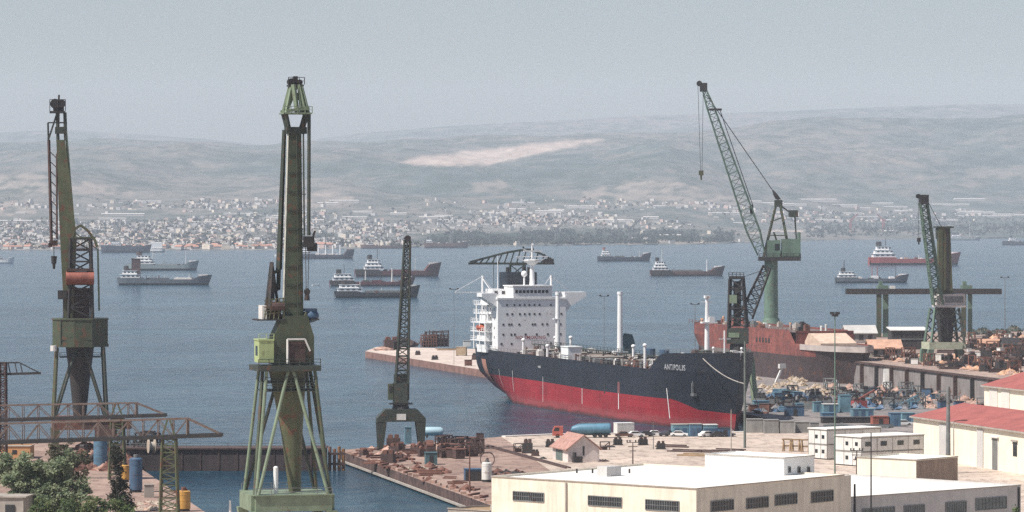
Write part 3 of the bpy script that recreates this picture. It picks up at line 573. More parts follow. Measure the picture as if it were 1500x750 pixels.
# ------------------------------------------------------------------ ships at anchor in the bay
def coaster(name, label, px0, px1, py, yaw, hull, low, house_at=.12, hw=.17, beam=.15, free=.052, fore=.055, house=m_shipw, tiers=3, funnel=m_dark, masts=(), stern_black=False, boxes=(), deck=m_deck, foremat=None, cat='ship', mid=1.0, gantry=0):
    D = CZ*F/(py-YH); Lp = (px1-px0)*D/F; LL = Lp/math.cos(yaw); o = at((px0+px1)/2, py, 0)
    t = thing(name, label, cat, o, yaw)
    B = LL*beam/2; fb = LL*free*mid; fz = fb+LL*fore; pz = fb+LL*.018
    hb = curve([0, .03, .1, .75, .88, .96, 1], [B*.6, B*.82, B, B, B*.72, B*.3, .05]); tz = curve([0, .27, .30, .80, .86, 1], [pz, pz, fb, fb, fz*.93, fz*1.1])
    xs = [0, .02, .05, .1, .2, .27, .30, .5, .7, .8, .83, .86, .9, .94, .97, .99, 1]; b = MB()
    for side in (-1, 1):
        V = []
        for x in xs:
            rake = lambda z: (x-.5)*LL-(LL*.035*(1-z/fz))*max(0, (x-.8)/.2)+(LL*.02*(1-z/pz))*max(0, 1-x/.08)
            V.append([(rake(z), side*hb(x)*(.8 if z <= 0 else 1), z) for z in (-.5, fb*.33, tz(x))])
        for i in range(len(xs)-1):
            for j in (0, 1): q = [V[i][j], V[i+1][j], V[i+1][j+1], V[i][j+1]]; b.add(q if side < 0 else q[::-1], [(0, 1, 2, 3)], 1 if j == 0 else 2 if (stern_black and xs[i] < .28) else 0)
    b.add([(-.5*LL, -hb(0), -.5), (-.5*LL, hb(0), -.5), (-.5*LL, hb(0), pz), (-.5*LL, -hb(0), pz)], [(3, 2, 1, 0)], 0)
    b.build('hull', [hull, low, m_dark], t)
    b = MB(); zd = lambda x: tz(x)-.35
    for i in range(len(xs)-1): a, c_ = xs[i], xs[i+1]; b.add([((a-.5)*LL, -hb(a), zd(a)), ((c_-.5)*LL, -hb(c_), zd(c_)), ((c_-.5)*LL, hb(c_), zd(c_)), ((a-.5)*LL, hb(a), zd(a))], [(0, 1, 2, 3)])
    b.build('deck', deck, t)
    hx = (house_at-.5)*LL; hl = hw*LL; th = LL*.040; z = pz-.3
    if tiers:
        b = MB()
        for k in range(tiers):
            f = 1-.17*k; b.box(hx-hl*.5*f, hx+hl*.5*f-(.06*hl*k), -B*.86*f, B*.86*f, z, z+th-.12); b.box(hx-hl*.54*f, hx+hl*.53*f-(.06*hl*k), -B*.93*f, B*.93*f, z+th-.12, z+th); z += th
        ho = b.build('superstructure', house, t)
        for k in range(tiers):
            f = 1-.17*k; zz_ = pz-.3+k*th; b = MB()
            for i in range(4): x = hx-hl*.4*f+i*hl*.24*f; b.box(x, x+hl*.13*f, -B*.86*f-.08, -B*.86*f+.05, zz_+th*.4, zz_+th*.72)
            b.build('window', m_glass, ho)
        b = MB(); fx = hx-hl*.22; b.loft([[(fx+math.cos(a)*hl*.13, math.sin(a)*B*.35, q) for a in [k*math.pi/4 for k in range(8)]] for q in (z-.3, z+LL*.05)]); b.build('funnel', funnel, t)
    for mx, mh, mr, mm in masts:
        b = MB(); x = (mx-.5)*LL; b.tube((x, 0, fb-.4), (x, 0, fb+mh*LL), mr, mr*.6, 8); b.bar((x, -B*.4, fb+mh*LL*.8), (x, B*.4, fb+mh*LL*.8), mr*.7); b.build('mast', mm, t)
    for x0, x1, h, mm in boxes:
        b = MB(); b.box((x0-.5)*LL, (x1-.5)*LL, -B*.62, B*.62, fb-.35, fb+h*LL); b.box((x0-.495)*LL, (x1-.505)*LL, -B*.5, B*.5, fb+h*LL, fb+h*LL+.4); b.build('hatch_cover', mm, t)
    for k in range(gantry):
        b = MB(); x = (.35+.13*k-.5)*LL; h = fb+LL*.17
        for s in (-1, 1): b.bar((x, s*B*.7, fb), (x, s*B*.7, h), LL*.008)
        b.bar((x, -B*.7, h), (x, B*.7, h), LL*.008); b.bar((x, -B*.7, h*.8), (x+.12*LL, -B*.7, h), LL*.006); b.build('derrick_post', m_shipw, t)
    b = MB(); b.box(.36*LL, .40*LL, -B*.3, B*.3, fz*.9, fz+LL*.012); b.box(.41*LL, .46*LL, -B*.22, B*.22, fz*.95, fz+LL*.014); b.build('forecastle_gear', foremat or m_offw, t); gr = random.Random(int(px0*7+py))
    for k in range(9 if LL > 45 else 0):
        b = MB(); x = gr.uniform(.27, .82)*LL-LL/2; h = LL*gr.uniform(.006, .022); y = gr.uniform(-.5, .5)*B; b.box(x, x+LL*gr.uniform(.012, .05), y-B*.22, y+B*.22, fb-.35, fb+h); b.bar((x, y, fb), (x+LL*gr.uniform(-.01, .03), y, fb+h+LL*gr.uniform(0, .04)), LL*.004); b.build('deck_gear', gr.choice([m_offw, m_steel, m_rust, m_dark, m_conc, m_dgreen]), t)
    return t
m_hgrey = M('grey_ship_hull', (.10, .12, .14), .5, .2, .1, streak=.4); m_hnavy = M('navy_ship_hull', (.035, .05, .075), .5, .2, .1, streak=.3)
m_hmar = M('maroon_ship_hull', (.13, .035, .04), .55, .25, .1, streak=.3); m_hpale = M('pale_grey_ship_hull', (.26, .31, .31), .5, .15, .1, streak=.3); m_hbrt = M('red_ship_hull', (.34, .065, .06), .5, .2, .1, streak=.3)
m_hbrown = M('brown_ship_hull', (.12, .06, .05), .6, .25, .1, streak=.4); m_hblk = M('black_ship_hull', (.022, .024, .03), .5, .25, .1, streak=.3)
cs = coaster('coaster', 'grey coaster with a tall brown box funnel and low white house', 172, 310, 417.5, .06, m_hgrey, m_hblk, .14, .2, masts=((.76, .06, .3, m_offw), (.5, .05, .25, m_offw)), boxes=((.35, .55, .012, m_hgrey), (.6, .8, .012, m_offw)), funnel=m_dark, free=.06, fore=.04, tiers=2)
b = MB(); b.box(-26.5, -19.5, -3, 3, 4, 21); b.box(-26.8, -19.2, -3.3, 3.3, 21, 21.6); b.build('box_funnel', M('brown_funnel_paint', (.085, .04, .038), .6, .15, .3), cs)
coaster('coaster', 'pale grey coaster with dark boot stripe anchored behind the grey coaster', 186, 291, 396, .06, m_hpale, m_hblk, .24, .30, masts=((.82, .20, .3, m_shipw), (.36, .25, .3, m_offw)), boxes=((.42, .7, .01, m_hpale),), free=.075, fore=.05, tiers=3, foremat=m_shipw, funnel=m_drust)
coaster('cargo_ship', 'dark cargo ship with rusty bow and white goalpost derricks', 438, 519, 379, .12, m_hnavy, m_hblk, .12, .18, gantry=4, free=.07, fore=.09, beam=.18, boxes=((.3, .7, .02, m_offw),), foremat=m_hbrown)
coaster('motor_boat', 'small white boat half hidden by the tall crane boom', 402, 430, 376.5, .1, m_shipw, m_shipw, .4, .4, tiers=2, free=.12, fore=.06, cat='boat')
coaster('tanker_ship', 'maroon ship with white house and raised bow behind two others', 520, 646, 405, .14, m_hmar, m_hmar, .22, .22, masts=((.26, .25, .35, m_dark), (.70, .16, .3, m_offw)), free=.065, fore=.085, stern_black=True, boxes=((.4, .62, .01, m_hmar),))
coaster('tanker_ship', 'low maroon decked ship with black stern and two white posts', 483, 608, 419, .13, m_hmar, m_hblk, .16, .24, masts=((.42, .13, .6, m_offw), (.73, .16, .7, m_offw), (.17, .20, .3, m_dark)), free=.05, fore=.05, stern_black=True, boxes=((.5, .62, .012, m_hmar),), tiers=2)
coaster('tanker_ship', 'black hulled ship with white cluttered stern nearest of the anchored group', 490, 615, 436, .13, m_hblk, m_hblk, .18, .28, masts=((.1, .12, .3, m_offw), (.3, .13, .3, m_offw)), free=.06, fore=.075, boxes=((.36, .8, .018, m_steel),), tiers=2, deck=m_steel)
coaster('coaster', 'small slate blue coaster with red and white stern house', 875, 954, 382.5, .1, m_hnavy, m_hnavy, .16, .18, masts=((.78, .12, .3, m_offw),), free=.075, fore=.07, funnel=m_redlead, boxes=((.32, .5, .02, m_steel),), foremat=m_shipw)
coaster('coaster', 'rust brown coaster with blue stern and white foremast', 952, 1062, 404, .07, m_hbrown, m_hbrown, .14, .2, masts=((.76, .16, .5, m_shipw), (.16, .30, .4, m_offw)), free=.06, fore=.06, stern_black=True, boxes=((.32, .7, .015, m_steel),), tiers=3, foremat=m_shipw)
coaster('cargo_ship', 'bright red cargo ship with white house and black mast', 1272, 1408, 388, .1, m_hbrt, m_hblk, .16, .24, masts=((.18, .22, .5, m_dark),), free=.065, fore=.06, tiers=3, foremat=m_shipw, boxes=((.35, .36, .015, m_offw),), deck=m_hbrt)
coaster('coaster', 'grey coaster with red masts amidships and white stern house', 1223, 1332, 414, .07, m_hgrey, m_hblk, .16, .24, masts=((.12, .24, .45, m_dark), (.5, .16, .35, m_hbrt), (.57, .16, .35, m_hbrt), (.82, .16, .3, m_dark)), free=.055, fore=.05, tiers=2, boxes=((.49, .58, .03, m_shipw), (.73, .8, .02, m_shipw)), foremat=m_shipw)
coaster('yacht', 'pale yacht with a tall mast lying near the far right shore', 1386, 1437, 352, .05, m_hpale, m_hpale, .3, .3, masts=((.68, .5, .6, m_offw),), free=.07, fore=.03, tiers=2, cat='yacht')
coaster('coaster', 'dark grey ship cut by the right edge near the far shore', 1468, 1530, 359, .1, m_hnavy, m_hnavy, .25, .2, masts=((.25, .25, .5, m_steel),), free=.08, fore=.05, tiers=2)
coaster('ferry', 'white ferry cut by the left edge of the bay', -40, 21, 386, .08, m_shipw, m_shipw, .45, .6, tiers=3, free=.09, fore=.05, cat='ferry')
coaster('cargo_ship', 'big dark ship lying along the left shore under the town', 148, 222, 370, .02, m_hnavy, m_hnavy, .3, .2, free=.13, fore=.02, tiers=2, masts=((.2, .16, 1.2, m_steel),))
coaster('ferry', 'blocky white ferry beside the dark ship on the left shore', 219, 242, 369.5, .02, m_shipw, m_steel, .5, .8, free=.2, fore=.01, tiers=3, beam=.3, boxes=((.06, .82, .42, m_shipw),), cat='ferry')
coaster('cargo_ship', 'rusty brown ship lying along the middle of the far shore', 621, 687, 363, .02, m_hbrown, m_hbrown, .12, .15, free=.1, fore=.04, tiers=2, masts=((.6, .3, .8, m_steel), (.85, .3, .8, m_steel)))
coaster('barge', 'long rusty barge moored against the shore beside the boom', 528, 602, 364, .01, m_hbrown, m_hbrown, .2, .1, free=.06, fore=.02, tiers=1, beam=.2, cat='barge')
# a small white motorboat under way and a far white one
coaster('speedboat', 'tiny white boat under way left of the anchored ships', 457, 468, 418.5, .3, m_shipw, m_shipw, .4, .35, tiers=1, free=.12, fore=.12, beam=.3, cat='boat')
# ------------------------------------------------------------------ cranes
def frame_of(px, D, z=2.5):
    s = D/F; o = atD(px, D, z); py0 = YH+(CZ-z)/s
    return o, (lambda x: (x-px)*s), (lambda y: (py0-y)*s)
def rot2(p, a): c, q = math.cos(a), math.sin(a); return (p[0]*c-p[1]*q, p[0]*q+p[1]*c)

# tall level-luffing crane in the foreground
o, X, Z = frame_of(420, 640); T2 = 'tower crane'
t = thing('luffing_crane', 'tallest green harbour crane with a solid box boom standing in the foreground', 'crane', o, R(14))
zp, zr = Z(722), Z(538)
b = MB(); w_, d_ = 6.4, 6.0
for y in (-d_, d_): b.box(-w_, w_, y-.5, y+.5, zp-2.6, zp)
for x in (-w_, w_): b.box(x-.6, x+.6, -d_+.5, d_-.5, zp-2.6, zp)
b.box(-w_-.4, w_+.4, -d_-.8, d_+.8, zp, zp+.16); b.build('portal_frame', m_lgreen, t)
for x in (-w_, w_):
    for y in (-d_, d_):
        b = MB(); b.loft([[(x+sx*a, y+sy*a, z) for sx, sy in ((-1, -1), (1, -1), (1, 1), (-1, 1))] for z, a in ((1.2, .55), (zp-2.6, .9))]); lg = b.build('leg', m_lgreen, t)
        b = MB(); b.box(x-1.6, x+1.6, y-.5, y+.5, .45, 1.2); 
        for k in (-1.1, 1.1): b.tube((x+k, y-.3, .45), (x+k, y+.3, .45), .45, n=12)
        b.build('bogie', m_dark, lg)
tw_, td = 4.0, 3.6
for sx in (-1, 1):
    for sy in (-1, 1):
        b = MB(); b.tube((sx*w_*.96, sy*d_*.95, zp), (sx*tw_, sy*td, zr), .29, n=10); b.build('tower_strut', m_lgreen if sx < 0 else m_green, t)  # left struts paler than right ones: sunlight put into the colour
        b = MB(); b.tube((sx*w_*.92, sy*d_, zp), (sx*.4, sy*td, zr-.3), .29, n=10); b.build('tower_strut', m_lgreen if sy < 0 else m_dgreen, t)  # near diagonals pale, far ones dark: light and shade in the colour
        if sy < 0: b = MB(); b.tube((sx*w_, -d_*.9, zp), (sx*tw_, .4, zr-.3), .3, n=10); b.build('tower_strut', m_green, t)
b = MB(); b.loft([[(r*math.cos(a)+dx, r*math.sin(a), z) for a in [k*math.pi/6 for k in range(12)]] for z, r, dx in ((zp-.6, .95, 1.4), (Z(640), 1.75, .9), (Z(560), 2.9, .3), (zr-.4, 3.1, 0))]); b.build('centre_column', m_olive, t, True)
b = MB(); b.tube((-2.4, -3.0, zp), (-2.4, -3.0, zp+4.4), .42); b.ball((-2.4, -3.0, zp+4.4), .42, .42, .3, 10, 6); b.build('mooring_lamp', m_white, t)
b = MB(); b.rail([(-w_, -d_-.7, zp+.16), (w_, -d_-.7, zp+.16)], 1.1, .09, 2.2); b.rail([(-w_, d_+.7, zp+.16), (w_, d_+.7, zp+.16)], 1.1, .09, 2.2); b.build('portal_rail', m_steel, t)
b = MB()
for z in (Z(560), Z(572)):
    b.box(-4.4, 4.4, -4, 4, z, z+.12); b.rail([(-4.4, -4, z), (4.4, -4, z), (4.4, 4, z)], 1, .09, 2)
b.build('column_gallery', m_dgreen, t)
b = MB(); b.box(-5.6, 5., -4.3, 4.3, zr-.5, zr+.4); b.rail([(-5.5, -4.2, zr+.4), (4.9, -4.2, zr+.4)], 1.1, .1, 1.5); b.build('slewing_platform', m_dgreen, t)
# boom foot: a shouldered housing, then the boom
zs0, zs1, zs2 = Z(533), Z(492), Z(462)
b = MB(); b.prismy([(-2.6, zs0), (4.2, zs0), (4.2, zs1), (2.9, zs2+.6), (2.6, zs2), (-.6, zs2), (-.9, zs2+.2), (-2.6, zs1)], -2.3, 1.8); bf = b.build('boom_foot', m_green, t)
b = MB(); b.box(-.1, 2.6, -2.8, -2.28, zs0+.4, zs0+3.4); b.box(-.5, 2.8, -2.95, -2.3, zs0+3.4, zs0+3.8); b.build('hatch', m_drust, bf)
b = MB(); b.bar((-.4, -2.9, zs0+.2), (-.4, -2.9, zs0+4.2), .28); b.bar((-.4, -2.9, zs0+4.2), (2.5, -2.9, zs0+4.2), .28); b.bar((2.5, -2.9, zs0+4.2), (3.4, -2.9, zs0+2.2), .28); b.build('hatch_frame', m_offw, bf)
b = MB(); b.box(-5.2, -2.7, -2.9, 1.6, Z(530), Z(498)); b.box(-5.3, -2.65, -3.0, 1.7, Z(498), Z(498)+.25); b.rail([(-5.2, -2.9, Z(497)), (-2.7, -2.9, Z(497))], 1, .08, 1.2); cb = b.build('machine_cabin', M('yellow_green_cab_paint', (.36, .43, .20), .6, .12, .3, streak=.3, rust=.05), t)
b = MB(); b.box(-5.25, -5.18, -1.6, .2, Z(520), Z(506)); b.build('window', m_glass, cb)
zb1 = Z(190)
def sect(z, cx, hw, hd): return [(cx-hw, -hd, z), (cx+hw, -hd, z), (cx+hw, hd, z), (cx-hw, hd, z)]
b = MB(); b.loft([sect(zs2-.4, 1.0, 1.5, 1.4), sect(Z(400), 1.05, 1.35, 1.3), sect(Z(300), 1.1, 1.15, 1.15), sect(zb1, 1.35, .95, 1.0)]); bm = b.build('boom', m_green, t)
b = MB(); b.bar((-.75, -1.2, zs2+1), (.15, -.8, zb1), .16); b.bar((-.75, -.6, zs2+1), (.15, -.3, zb1), .16)
for k in range(70): f = k/69; b.bar((-.75+.9*f, -1.2+.4*f, zs2+1+(zb1-zs2-1)*f), (-.75+.9*f, -.6+.3*f, zs2+1+(zb1-zs2-1)*f), .14)
b.build('ladder', M('pale_ladder_paint', (.42, .42, .37), .7, .3, .6), bm)
b = MB()
for k in range(9): f = .06+k*.1; z = zs2+(zb1-zs2)*f; h = 1.5-.55*f; b.box(1.0+.35*f-h-.06, 1.0+.35*f+h+.06, -1.5+.4*f, -1.3+.4*f, z, z+.22)
b.bar((2.5, -1.2, zs2), (2.2, -.9, zb1), .14); b.bar((1.6, -1.6, zs2), (1.5, -1.1, zb1), .12); b.box(1.9, 3.2, -1.6, -.6, Z(360), Z(359)); b.box(1.9, 3.0, -1.5, -.6, Z(285), Z(284)); b.build('boom_stiffener', m_dgreen, bm)
b = MB(); z0, z1 = Z(166), Z(124)
for sx in (-1, 1):
    for sy in (-1, 1): b.bar((1.5+sx*1.9, sy*1.5, z0), (1.5+sx*.8, sy*.8, z1), .42)
b.bar((-.4, -1.7, z0+.3), (3.5, -1.7, z0+.9), .5); b.bar((-.7, 1.7, z0+.3), (3.7, 1.7, z0+.9), .5); b.bar((1.5, -1.5, z0), (.9, -1.2, z1), .6); b.bar((2.9, -1.6, z0), (1.9, -1., z1), .4); b.bar((.2, 1.4, z0), (2.0, .9, z1), .4); b.box(.4, 2.5, -.9, .9, z0+2.2, z0+3.4); b.bar((2.2, -1.6, z0), (1.8, -1., z1), .35)
b.box(-.9, 3.9, -2.2, 2.2, z0-.15, z0+.1); b.rail([(-.9, -2.2, z0), (3.9, -2.2, z0)], 1.1, .1, 1.2); b.build('boom_head', m_lgreen, t)
b = MB(); b.box(.2, 2.7, -1.1, 1.1, z1-.3, z1); b.tube((.7, -.9, z1+.5), (.7, .9, z1+.5), .55, n=14); b.tube((2.1, -.9, z1+.4), (2.1, .9, z1+.4), .45, n=14); b.box(1.1, 1.8, -.5, .5, z1, z1+1.4); b.rail([(.1, -1.1, z1), (2.8, -1.1, z1)], 1.2, .1, .9); b.build('head_sheave', m_dark, t)
b = MB()
for sx in (-1, 1): b.bar((1.35+sx*1.0, -.9, zb1-.5), (1.5+sx*1.9, -1.4, z0), .5); b.bar((1.35+sx*1.0, .9, zb1-.5), (1.5+sx*1.9, 1.4, z0), .5)
b.box(-.2, 3.2, -1.2, 1.2, Z(196), Z(186)); b.build('boom_neck', m_dgreen, t)
b = MB(); b.bar((-.3, .6, zb1), (-1.1, 1.2, Z(395)), .5, .75); b.bar((-1.1, 1.2, Z(395)), (-2.8, 1.4, Z(405)), .5); b.bar((-1.1, 1.2, Z(395)), (-1.2, 1.2, Z(425)), .5); b.build('tie_rod', m_dgreen, t)
b = MB(); b.bar((-3.2, -1, Z(460)), (-2.4, .4, Z(384)), .45); b.bar((-3.2, 2, Z(460)), (-2.4, .8, Z(384)), .45); b.bar((-1.2, 1, Z(455)), (-2.4, .6, Z(384)), .35); b.bar((-3, .5, Z(420)), (-1.3, .8, Z(425)), .35); b.box(-2.9, -2.1, -.2, 1.3, Z(440), Z(405)); b.build('back_stay', m_dark, t)
b = MB(); b.box(-5.4, -.6, -2.4, 2.6, Z(469), Z(467)); b.box(3., 5.2, -1.8, 1.8, Z(469), Z(467)); b.build('winch_platform', m_dark, t)
b = MB(); b.box(-4.5, -3.7, -2, 1.5, Z(467), Z(447)); b.build('switch_cabinet', m_offw, t)
b = MB(); b.box(-3.4, -1.2, -1.4, 1.4, Z(467), Z(452)); b.tube((-2.9, -1.8, Z(448)), (-.8, -1.8, Z(448)), .8); b.build('winch', m_drust, t)
b = MB()
for k in range(5): b.bar((-4.2+k*.8, -2.2, Z(467)), (-3.4+k*.6, -2.2, Z(436)), .16); b.bar((-4.2, -2.2, Z(460-k*5)), (-.8, -2.2, Z(456-k*5)), .14)
b.build('winch_frame', m_olive, t)
b = MB(); b.ball((4.1, -.3, Z(463)), 1.35, 1.2, 1.1, 14, 8); b.box(2.9, 5.0, -1, .6, Z(456), Z(452)); b.build('cable_drum', m_dblue, t, True)
b = MB(); b.bar((3.5, -1.5, z0), (3.45, -1.5, Z(345)), .42); b.bar((2.5, -1.5, z0), (2.7, -1.4, Z(345)), .2); b.build('fall_rod', m_dgreen, t)
b = MB(); b.box(2.6, 4.3, -2.1, -.9, Z(362), Z(346)); b.box(3.2, 4.8, -1.8, -1.1, Z(368), Z(356)); b.bar((4.2, -1.5, Z(346)), (4.5, -1.5, Z(338)), .3); b.build('hook_block', m_dark, t)
b = MB(); b.bar((2.9, -1.5, Z(362)), (3.0, -1.5, Z(422)), .09); b.bar((3.5, -1.5, Z(362)), (3.3, -1.5, Z(422)), .09); b.build('hoist_rope', m_cable, t)
b = MB(); b.tube((3.15, -1.5, Z(440)), (3.15, -1.5, Z(422)), .5, .3); b.box(2.7, 3.6, -1.9, -1.1, Z(430), Z(424)); b.build('hook', m_dark, t)

# left luffing crane
o, X, Z = frame_of(117, 870)
t = thing('luffing_crane', 'olive green harbour crane on the left with octagonal cab and red drum', 'crane', o, R(8))
zp, zr = Z(612), Z(508); s = 870/F
b = MB(); w_ = 6.3
b.box(-w_, w_, -6, -5, zp-2.4, zp); b.box(-w_, w_, 5, 6, zp-2.4, zp); b.box(-w_, -w_+1, -5, 5, zp-2.4, zp); b.box(w_-1, w_, -5, 5, zp-2.4, zp); b.box(-5, 5, -4.9, 4.9, zp-.5, zp+.3); b.build('portal_frame', m_rust, t)
for x in (-5.6, 5.6):
    for y in (-5.4, 5.4):
        b = MB(); b.loft([[(x+sx*a, y+sy*a, z) for sx, sy in ((-1, -1), (1, -1), (1, 1), (-1, 1))] for z, a in ((0.02, .7), (zp-2.4, .95))]); b.build('leg', m_olive, t)
for sx in (-1, 1):
    for sy in (-1, 1):
        b = MB(); b.tube((sx*6, sy*5.6, zp), (sx*5.2, sy*4.4, zr), .38); b.build('tower_strut', m_olive if sx < 0 else m_dgreen, t)  # sun-side struts olive, the others dark: light put into the colour
        b = MB(); b.tube((sx*5.8, sy*5.6, zp), (sx*.9, sy*3.2, zr-.3), .36); b.build('tower_strut', m_dgreen, t)
b = MB(); b.loft([[(r*math.cos(a), r*math.sin(a), z) for a in [k*math.pi/6 for k in range(12)]] for z, r in ((zp, 1.4), (Z(560), 2.2), (zr, 3.2))]); b.build('centre_column', m_dark, t, True)
b = MB(); b.box(-4.6, 4.6, -3.8, 3.8, Z(523), Z(522)); b.rail([(-4.6, -3.8, Z(522)), (4.6, -3.8, Z(522))], 1, .1, 2); b.build('column_gallery', m_dgreen, t)
oc = [(-6.2, -1.6), (-4.4, -4.6), (-1.4, -5.4), (2.6, -5.4), (6.2, -3.2), (6.2, 3.4), (3, 5.2), (-4, 5)]
b = MB(); b.prism(oc, Z(504), Z(468)); b.prism([(x*1.03, y*1.03) for x, y in oc], Z(507.5), Z(504)); b.prism([(x*1.03, y*1.03) for x, y in oc], Z(468), Z(466)); cb = b.build('machine_house', m_green, t)
b = MB(); b.bar((-4.4, -4.68, Z(503)), (-4.4, -4.68, Z(468)), .15); b.bar((2.6, -5.48, Z(503)), (2.6, -5.48, Z(468)), .15); b.bar((-4.4, -4.7, Z(497)), (2.6, -5.5, Z(497)), .15); b.build('panel_seam', m_dgreen, cb)
b = MB(); b.lattice((.1, 0, Z(466)), (.1, 0, Z(350)), 5.4, 4.6, 7, .55, 4.6, 4.0, mi=0, rd=.34); b.build('lattice_tower', m_dark, t)
b = MB(); b.box(-1.6, 2.2, -1.2, 1.2, Z(466), Z(425)); b.box(-2.6, 2.6, -2, 2, Z(425), Z(422)); b.build('tower_core', m_drust, t); b = MB(); b.box(-2.2, 2.2, -2, 2, Z(366), Z(364)); b.build('tower_platform', m_drust, t)
b = MB(); b.tube((-3.2, -2.6, Z(407)), (3.1, -2.6, Z(407)), 1.5, n=16); b.build('counterweight_drum', m_redlead, t, True)
b = MB(); b.box(-3.1, 3, -3.4, -1.6, Z(397), Z(393)); b.build('drum_guard', m_drust, t)
b = MB()
P = [(-2.1, 0, Z(352)), (-1.2, 0, Z(336)), (0.2, 0, Z(330)), (1.8, 0, Z(338)), (3.4, 0, Z(352)), (3.9, 0, Z(362))]
for y in (-1.7, 1.7):
    for a, c_ in zip(P[:-1], P[1:]): b.bar((a[0], y, a[2]), (c_[0], y, c_[2]), .5)
b.bar((-2.4, -1.7, Z(348)), (3.5, -1.7, Z(348)), .3); b.build('a_frame', m_olive, t)
b = MB(); f0, f1 = Z(465), Z(205); b.loft([[(c_-h, -g-.5, z), (c_+h, -g-.5, z), (c_+h, g-.5, z), (c_-h, g-.5, z)] for z, c_, h, g in ((Z(466), -2.5, 1.0, 1.1), (Z(350), -2.6, 1.85, 1.4), (Z(280), -3.4, 1.5, 1.2), (f1, -4.35, .95, .9))]); bm = b.build('boom', m_olive, t)
b = MB(); b.bar((-3.5, -1, Z(165)), (-1.3, -1, Z(340)), .4); b.bar((-1.3, -1, Z(340)), (3.9, -1.2, Z(365)), .25); b.bar((4., -1.6, Z(365)), (4.3, -1.6, Z(455)), .3); b.build('boom_stay', m_lgreen, t)
b = MB(); b.bar((-7.0, -.5, Z(205)), (-6.4, -.5, Z(358)), .5); b.bar((-5.2, -.5, Z(225)), (-5.2, -.5, Z(350)), .32)
for k in range(9): z = 222+k*14; b.bar((-6.8, -.5, Z(z)), (-5.2, -.5, Z(z+10)), .2)
b.box(-6.9, -5.0, -1.2, .2, Z(360), Z(352)); b.box(-7.1, -6.2, -1.2, .2, Z(362), Z(356)); b.build('fall_frame', m_drust, t)
b = MB(); b.bar((-5.1, -1, Z(165)), (-7.1, -1, Z(205)), .4); b.bar((-7.2, -1, Z(180)), (-2.9, -1, Z(180)), .3); b.bar((-4.9, -1, Z(165)), (-5.0, -1, f1), .5); b.bar((-3.4, -1, Z(165)), (-3.2, -1, Z(206)), .55); b.bar((-5.1, .6, Z(165)), (-4.9, .6, f1), .5); b.bar((-7.1, -1, Z(205)), (-7.2, -1, Z(180)), .3); b.box(-5.6, -3.2, -1.4, .8, Z(196), Z(186)); b.build('boom_neck', m_dgreen, t)
b = MB(); b.box(-6.8, -3.3, -1.8, 1.4, Z(166), Z(163)); b.box(-6.0, -3.6, -1, .8, Z(163), Z(150)); b.tube((-5.6, -1.3, Z(152)), (-5.6, 1, Z(152)), 1.1, n=14); b.tube((-4.2, -1.3, Z(152)), (-4.2, 1, Z(152)), 1.0, n=14); b.rail([(-6.8, -1.8, Z(163)), (-3.3, -1.8, Z(163))], 2.6, .12, 1.2); b.bar((-4.8, -.4, Z(150)), (-4.7, -.4, Z(139)), .3); b.build('boom_head', m_dark, t)
b = MB(); b.bar((-5.85, -.6, Z(358)), (-5.85, -.6, Z(376)), .12); b.build('hoist_rope', m_cable, t)
b = MB(); b.tube((-5.85, -.6, Z(386)), (-5.85, -.6, Z(375)), .55, .7); b.tube((-5.85, -.6, Z(394)), (-5.85, -.6, Z(386)), .25, .4); b.build('hook', m_dark, t)
b = MB(); b.box(-5.0, -3.0, -2.4, -.8, Z(438), Z(425)); b.bar((-3.6, -1, Z(466)), (-3.6, -1, Z(366)), .35); b.build('operator_cab', m_dark, t)
b = MB(); b.tube((-6.0, -5.0, Z(513)), (-6.0, -5.0, Z(505)), .75); b.build('lamp_housing', m_offw, t)

# small portal crane on the pier
o, X, Z = frame_of(587, 868)
t = thing('portal_crane', 'small dark green crane on a portal at the pier end, lattice jib upright', 'crane', o, R(6))
b = MB(); b.prismy([(-5.5, Z(618)), (-5.5, Z(612)), (-3.6, Z(599)), (3.6, Z(599)), (5.5, Z(612)), (5.5, Z(618)), (3.7, Z(617)), (-3.7, Z(617))], -2.4, 2.4); b.build('portal_beam', m_dgreen, t)
for sx in (-1, 1):
    for y in (-1.9, 1.9):
        b = MB(); b.prismy([(sx*5.5, Z(617.9)), (sx*3.3, Z(617.9)), (sx*4.1, .5), (sx*5.2, .5)][::sx], y-.45, y+.45); lg = b.build('leg', m_dgreen, t)
        b = MB(); b.box(sx*4.7-.9, sx*4.7+.9, y-.4, y+.4, .05, .5); b.build('bogie', m_dark, lg)
b = MB(); b.box(-1.1, 1., -2.52, -2.42, Z(614.5), Z(605.5)); b.build('number_plate', m_offw, t)
b = MB(); b.tube((0, 0, Z(599)), (0, 0, Z(590)), 2.0, 1.6, 14); b.box(-2.6, 2.6, -2, 2, Z(592), Z(590.5)); b.build('slewing_base', m_dark, t)
b = MB(); b.prism([(-1.9, -1.5), (1.4, -1.9), (1.9, 1.6), (-1.7, 1.8)], Z(590), Z(561)); b.box(-1.5, 1.5, -1.3, 1.3, Z(561), Z(548)); b.build('machine_house', m_dgreen, t)
b = MB(); b.box(-2.9, -1.8, -1.6, .8, Z(585), Z(562)); cb = b.build('operator_cab', m_green, t)
b = MB(); b.box(-2.7, -2.0, -1.68, -1.55, Z(574), Z(565)); b.build('window', m_glass, cb)
b = MB(); b.lattice((.1, 0, Z(585)), (1.35, -2, Z(352)), 3.0, 1.25, 22, .34, 2.4, 1.1, rd=.2); b.build('jib', m_dgreen, t)
b = MB(); b.box(.7, 2.1, -2.6, -1.4, Z(354), Z(347)); b.tube((1.4, -2.7, Z(349)), (1.4, -1.3, Z(349)), .7); b.build('jib_head', m_dark, t)
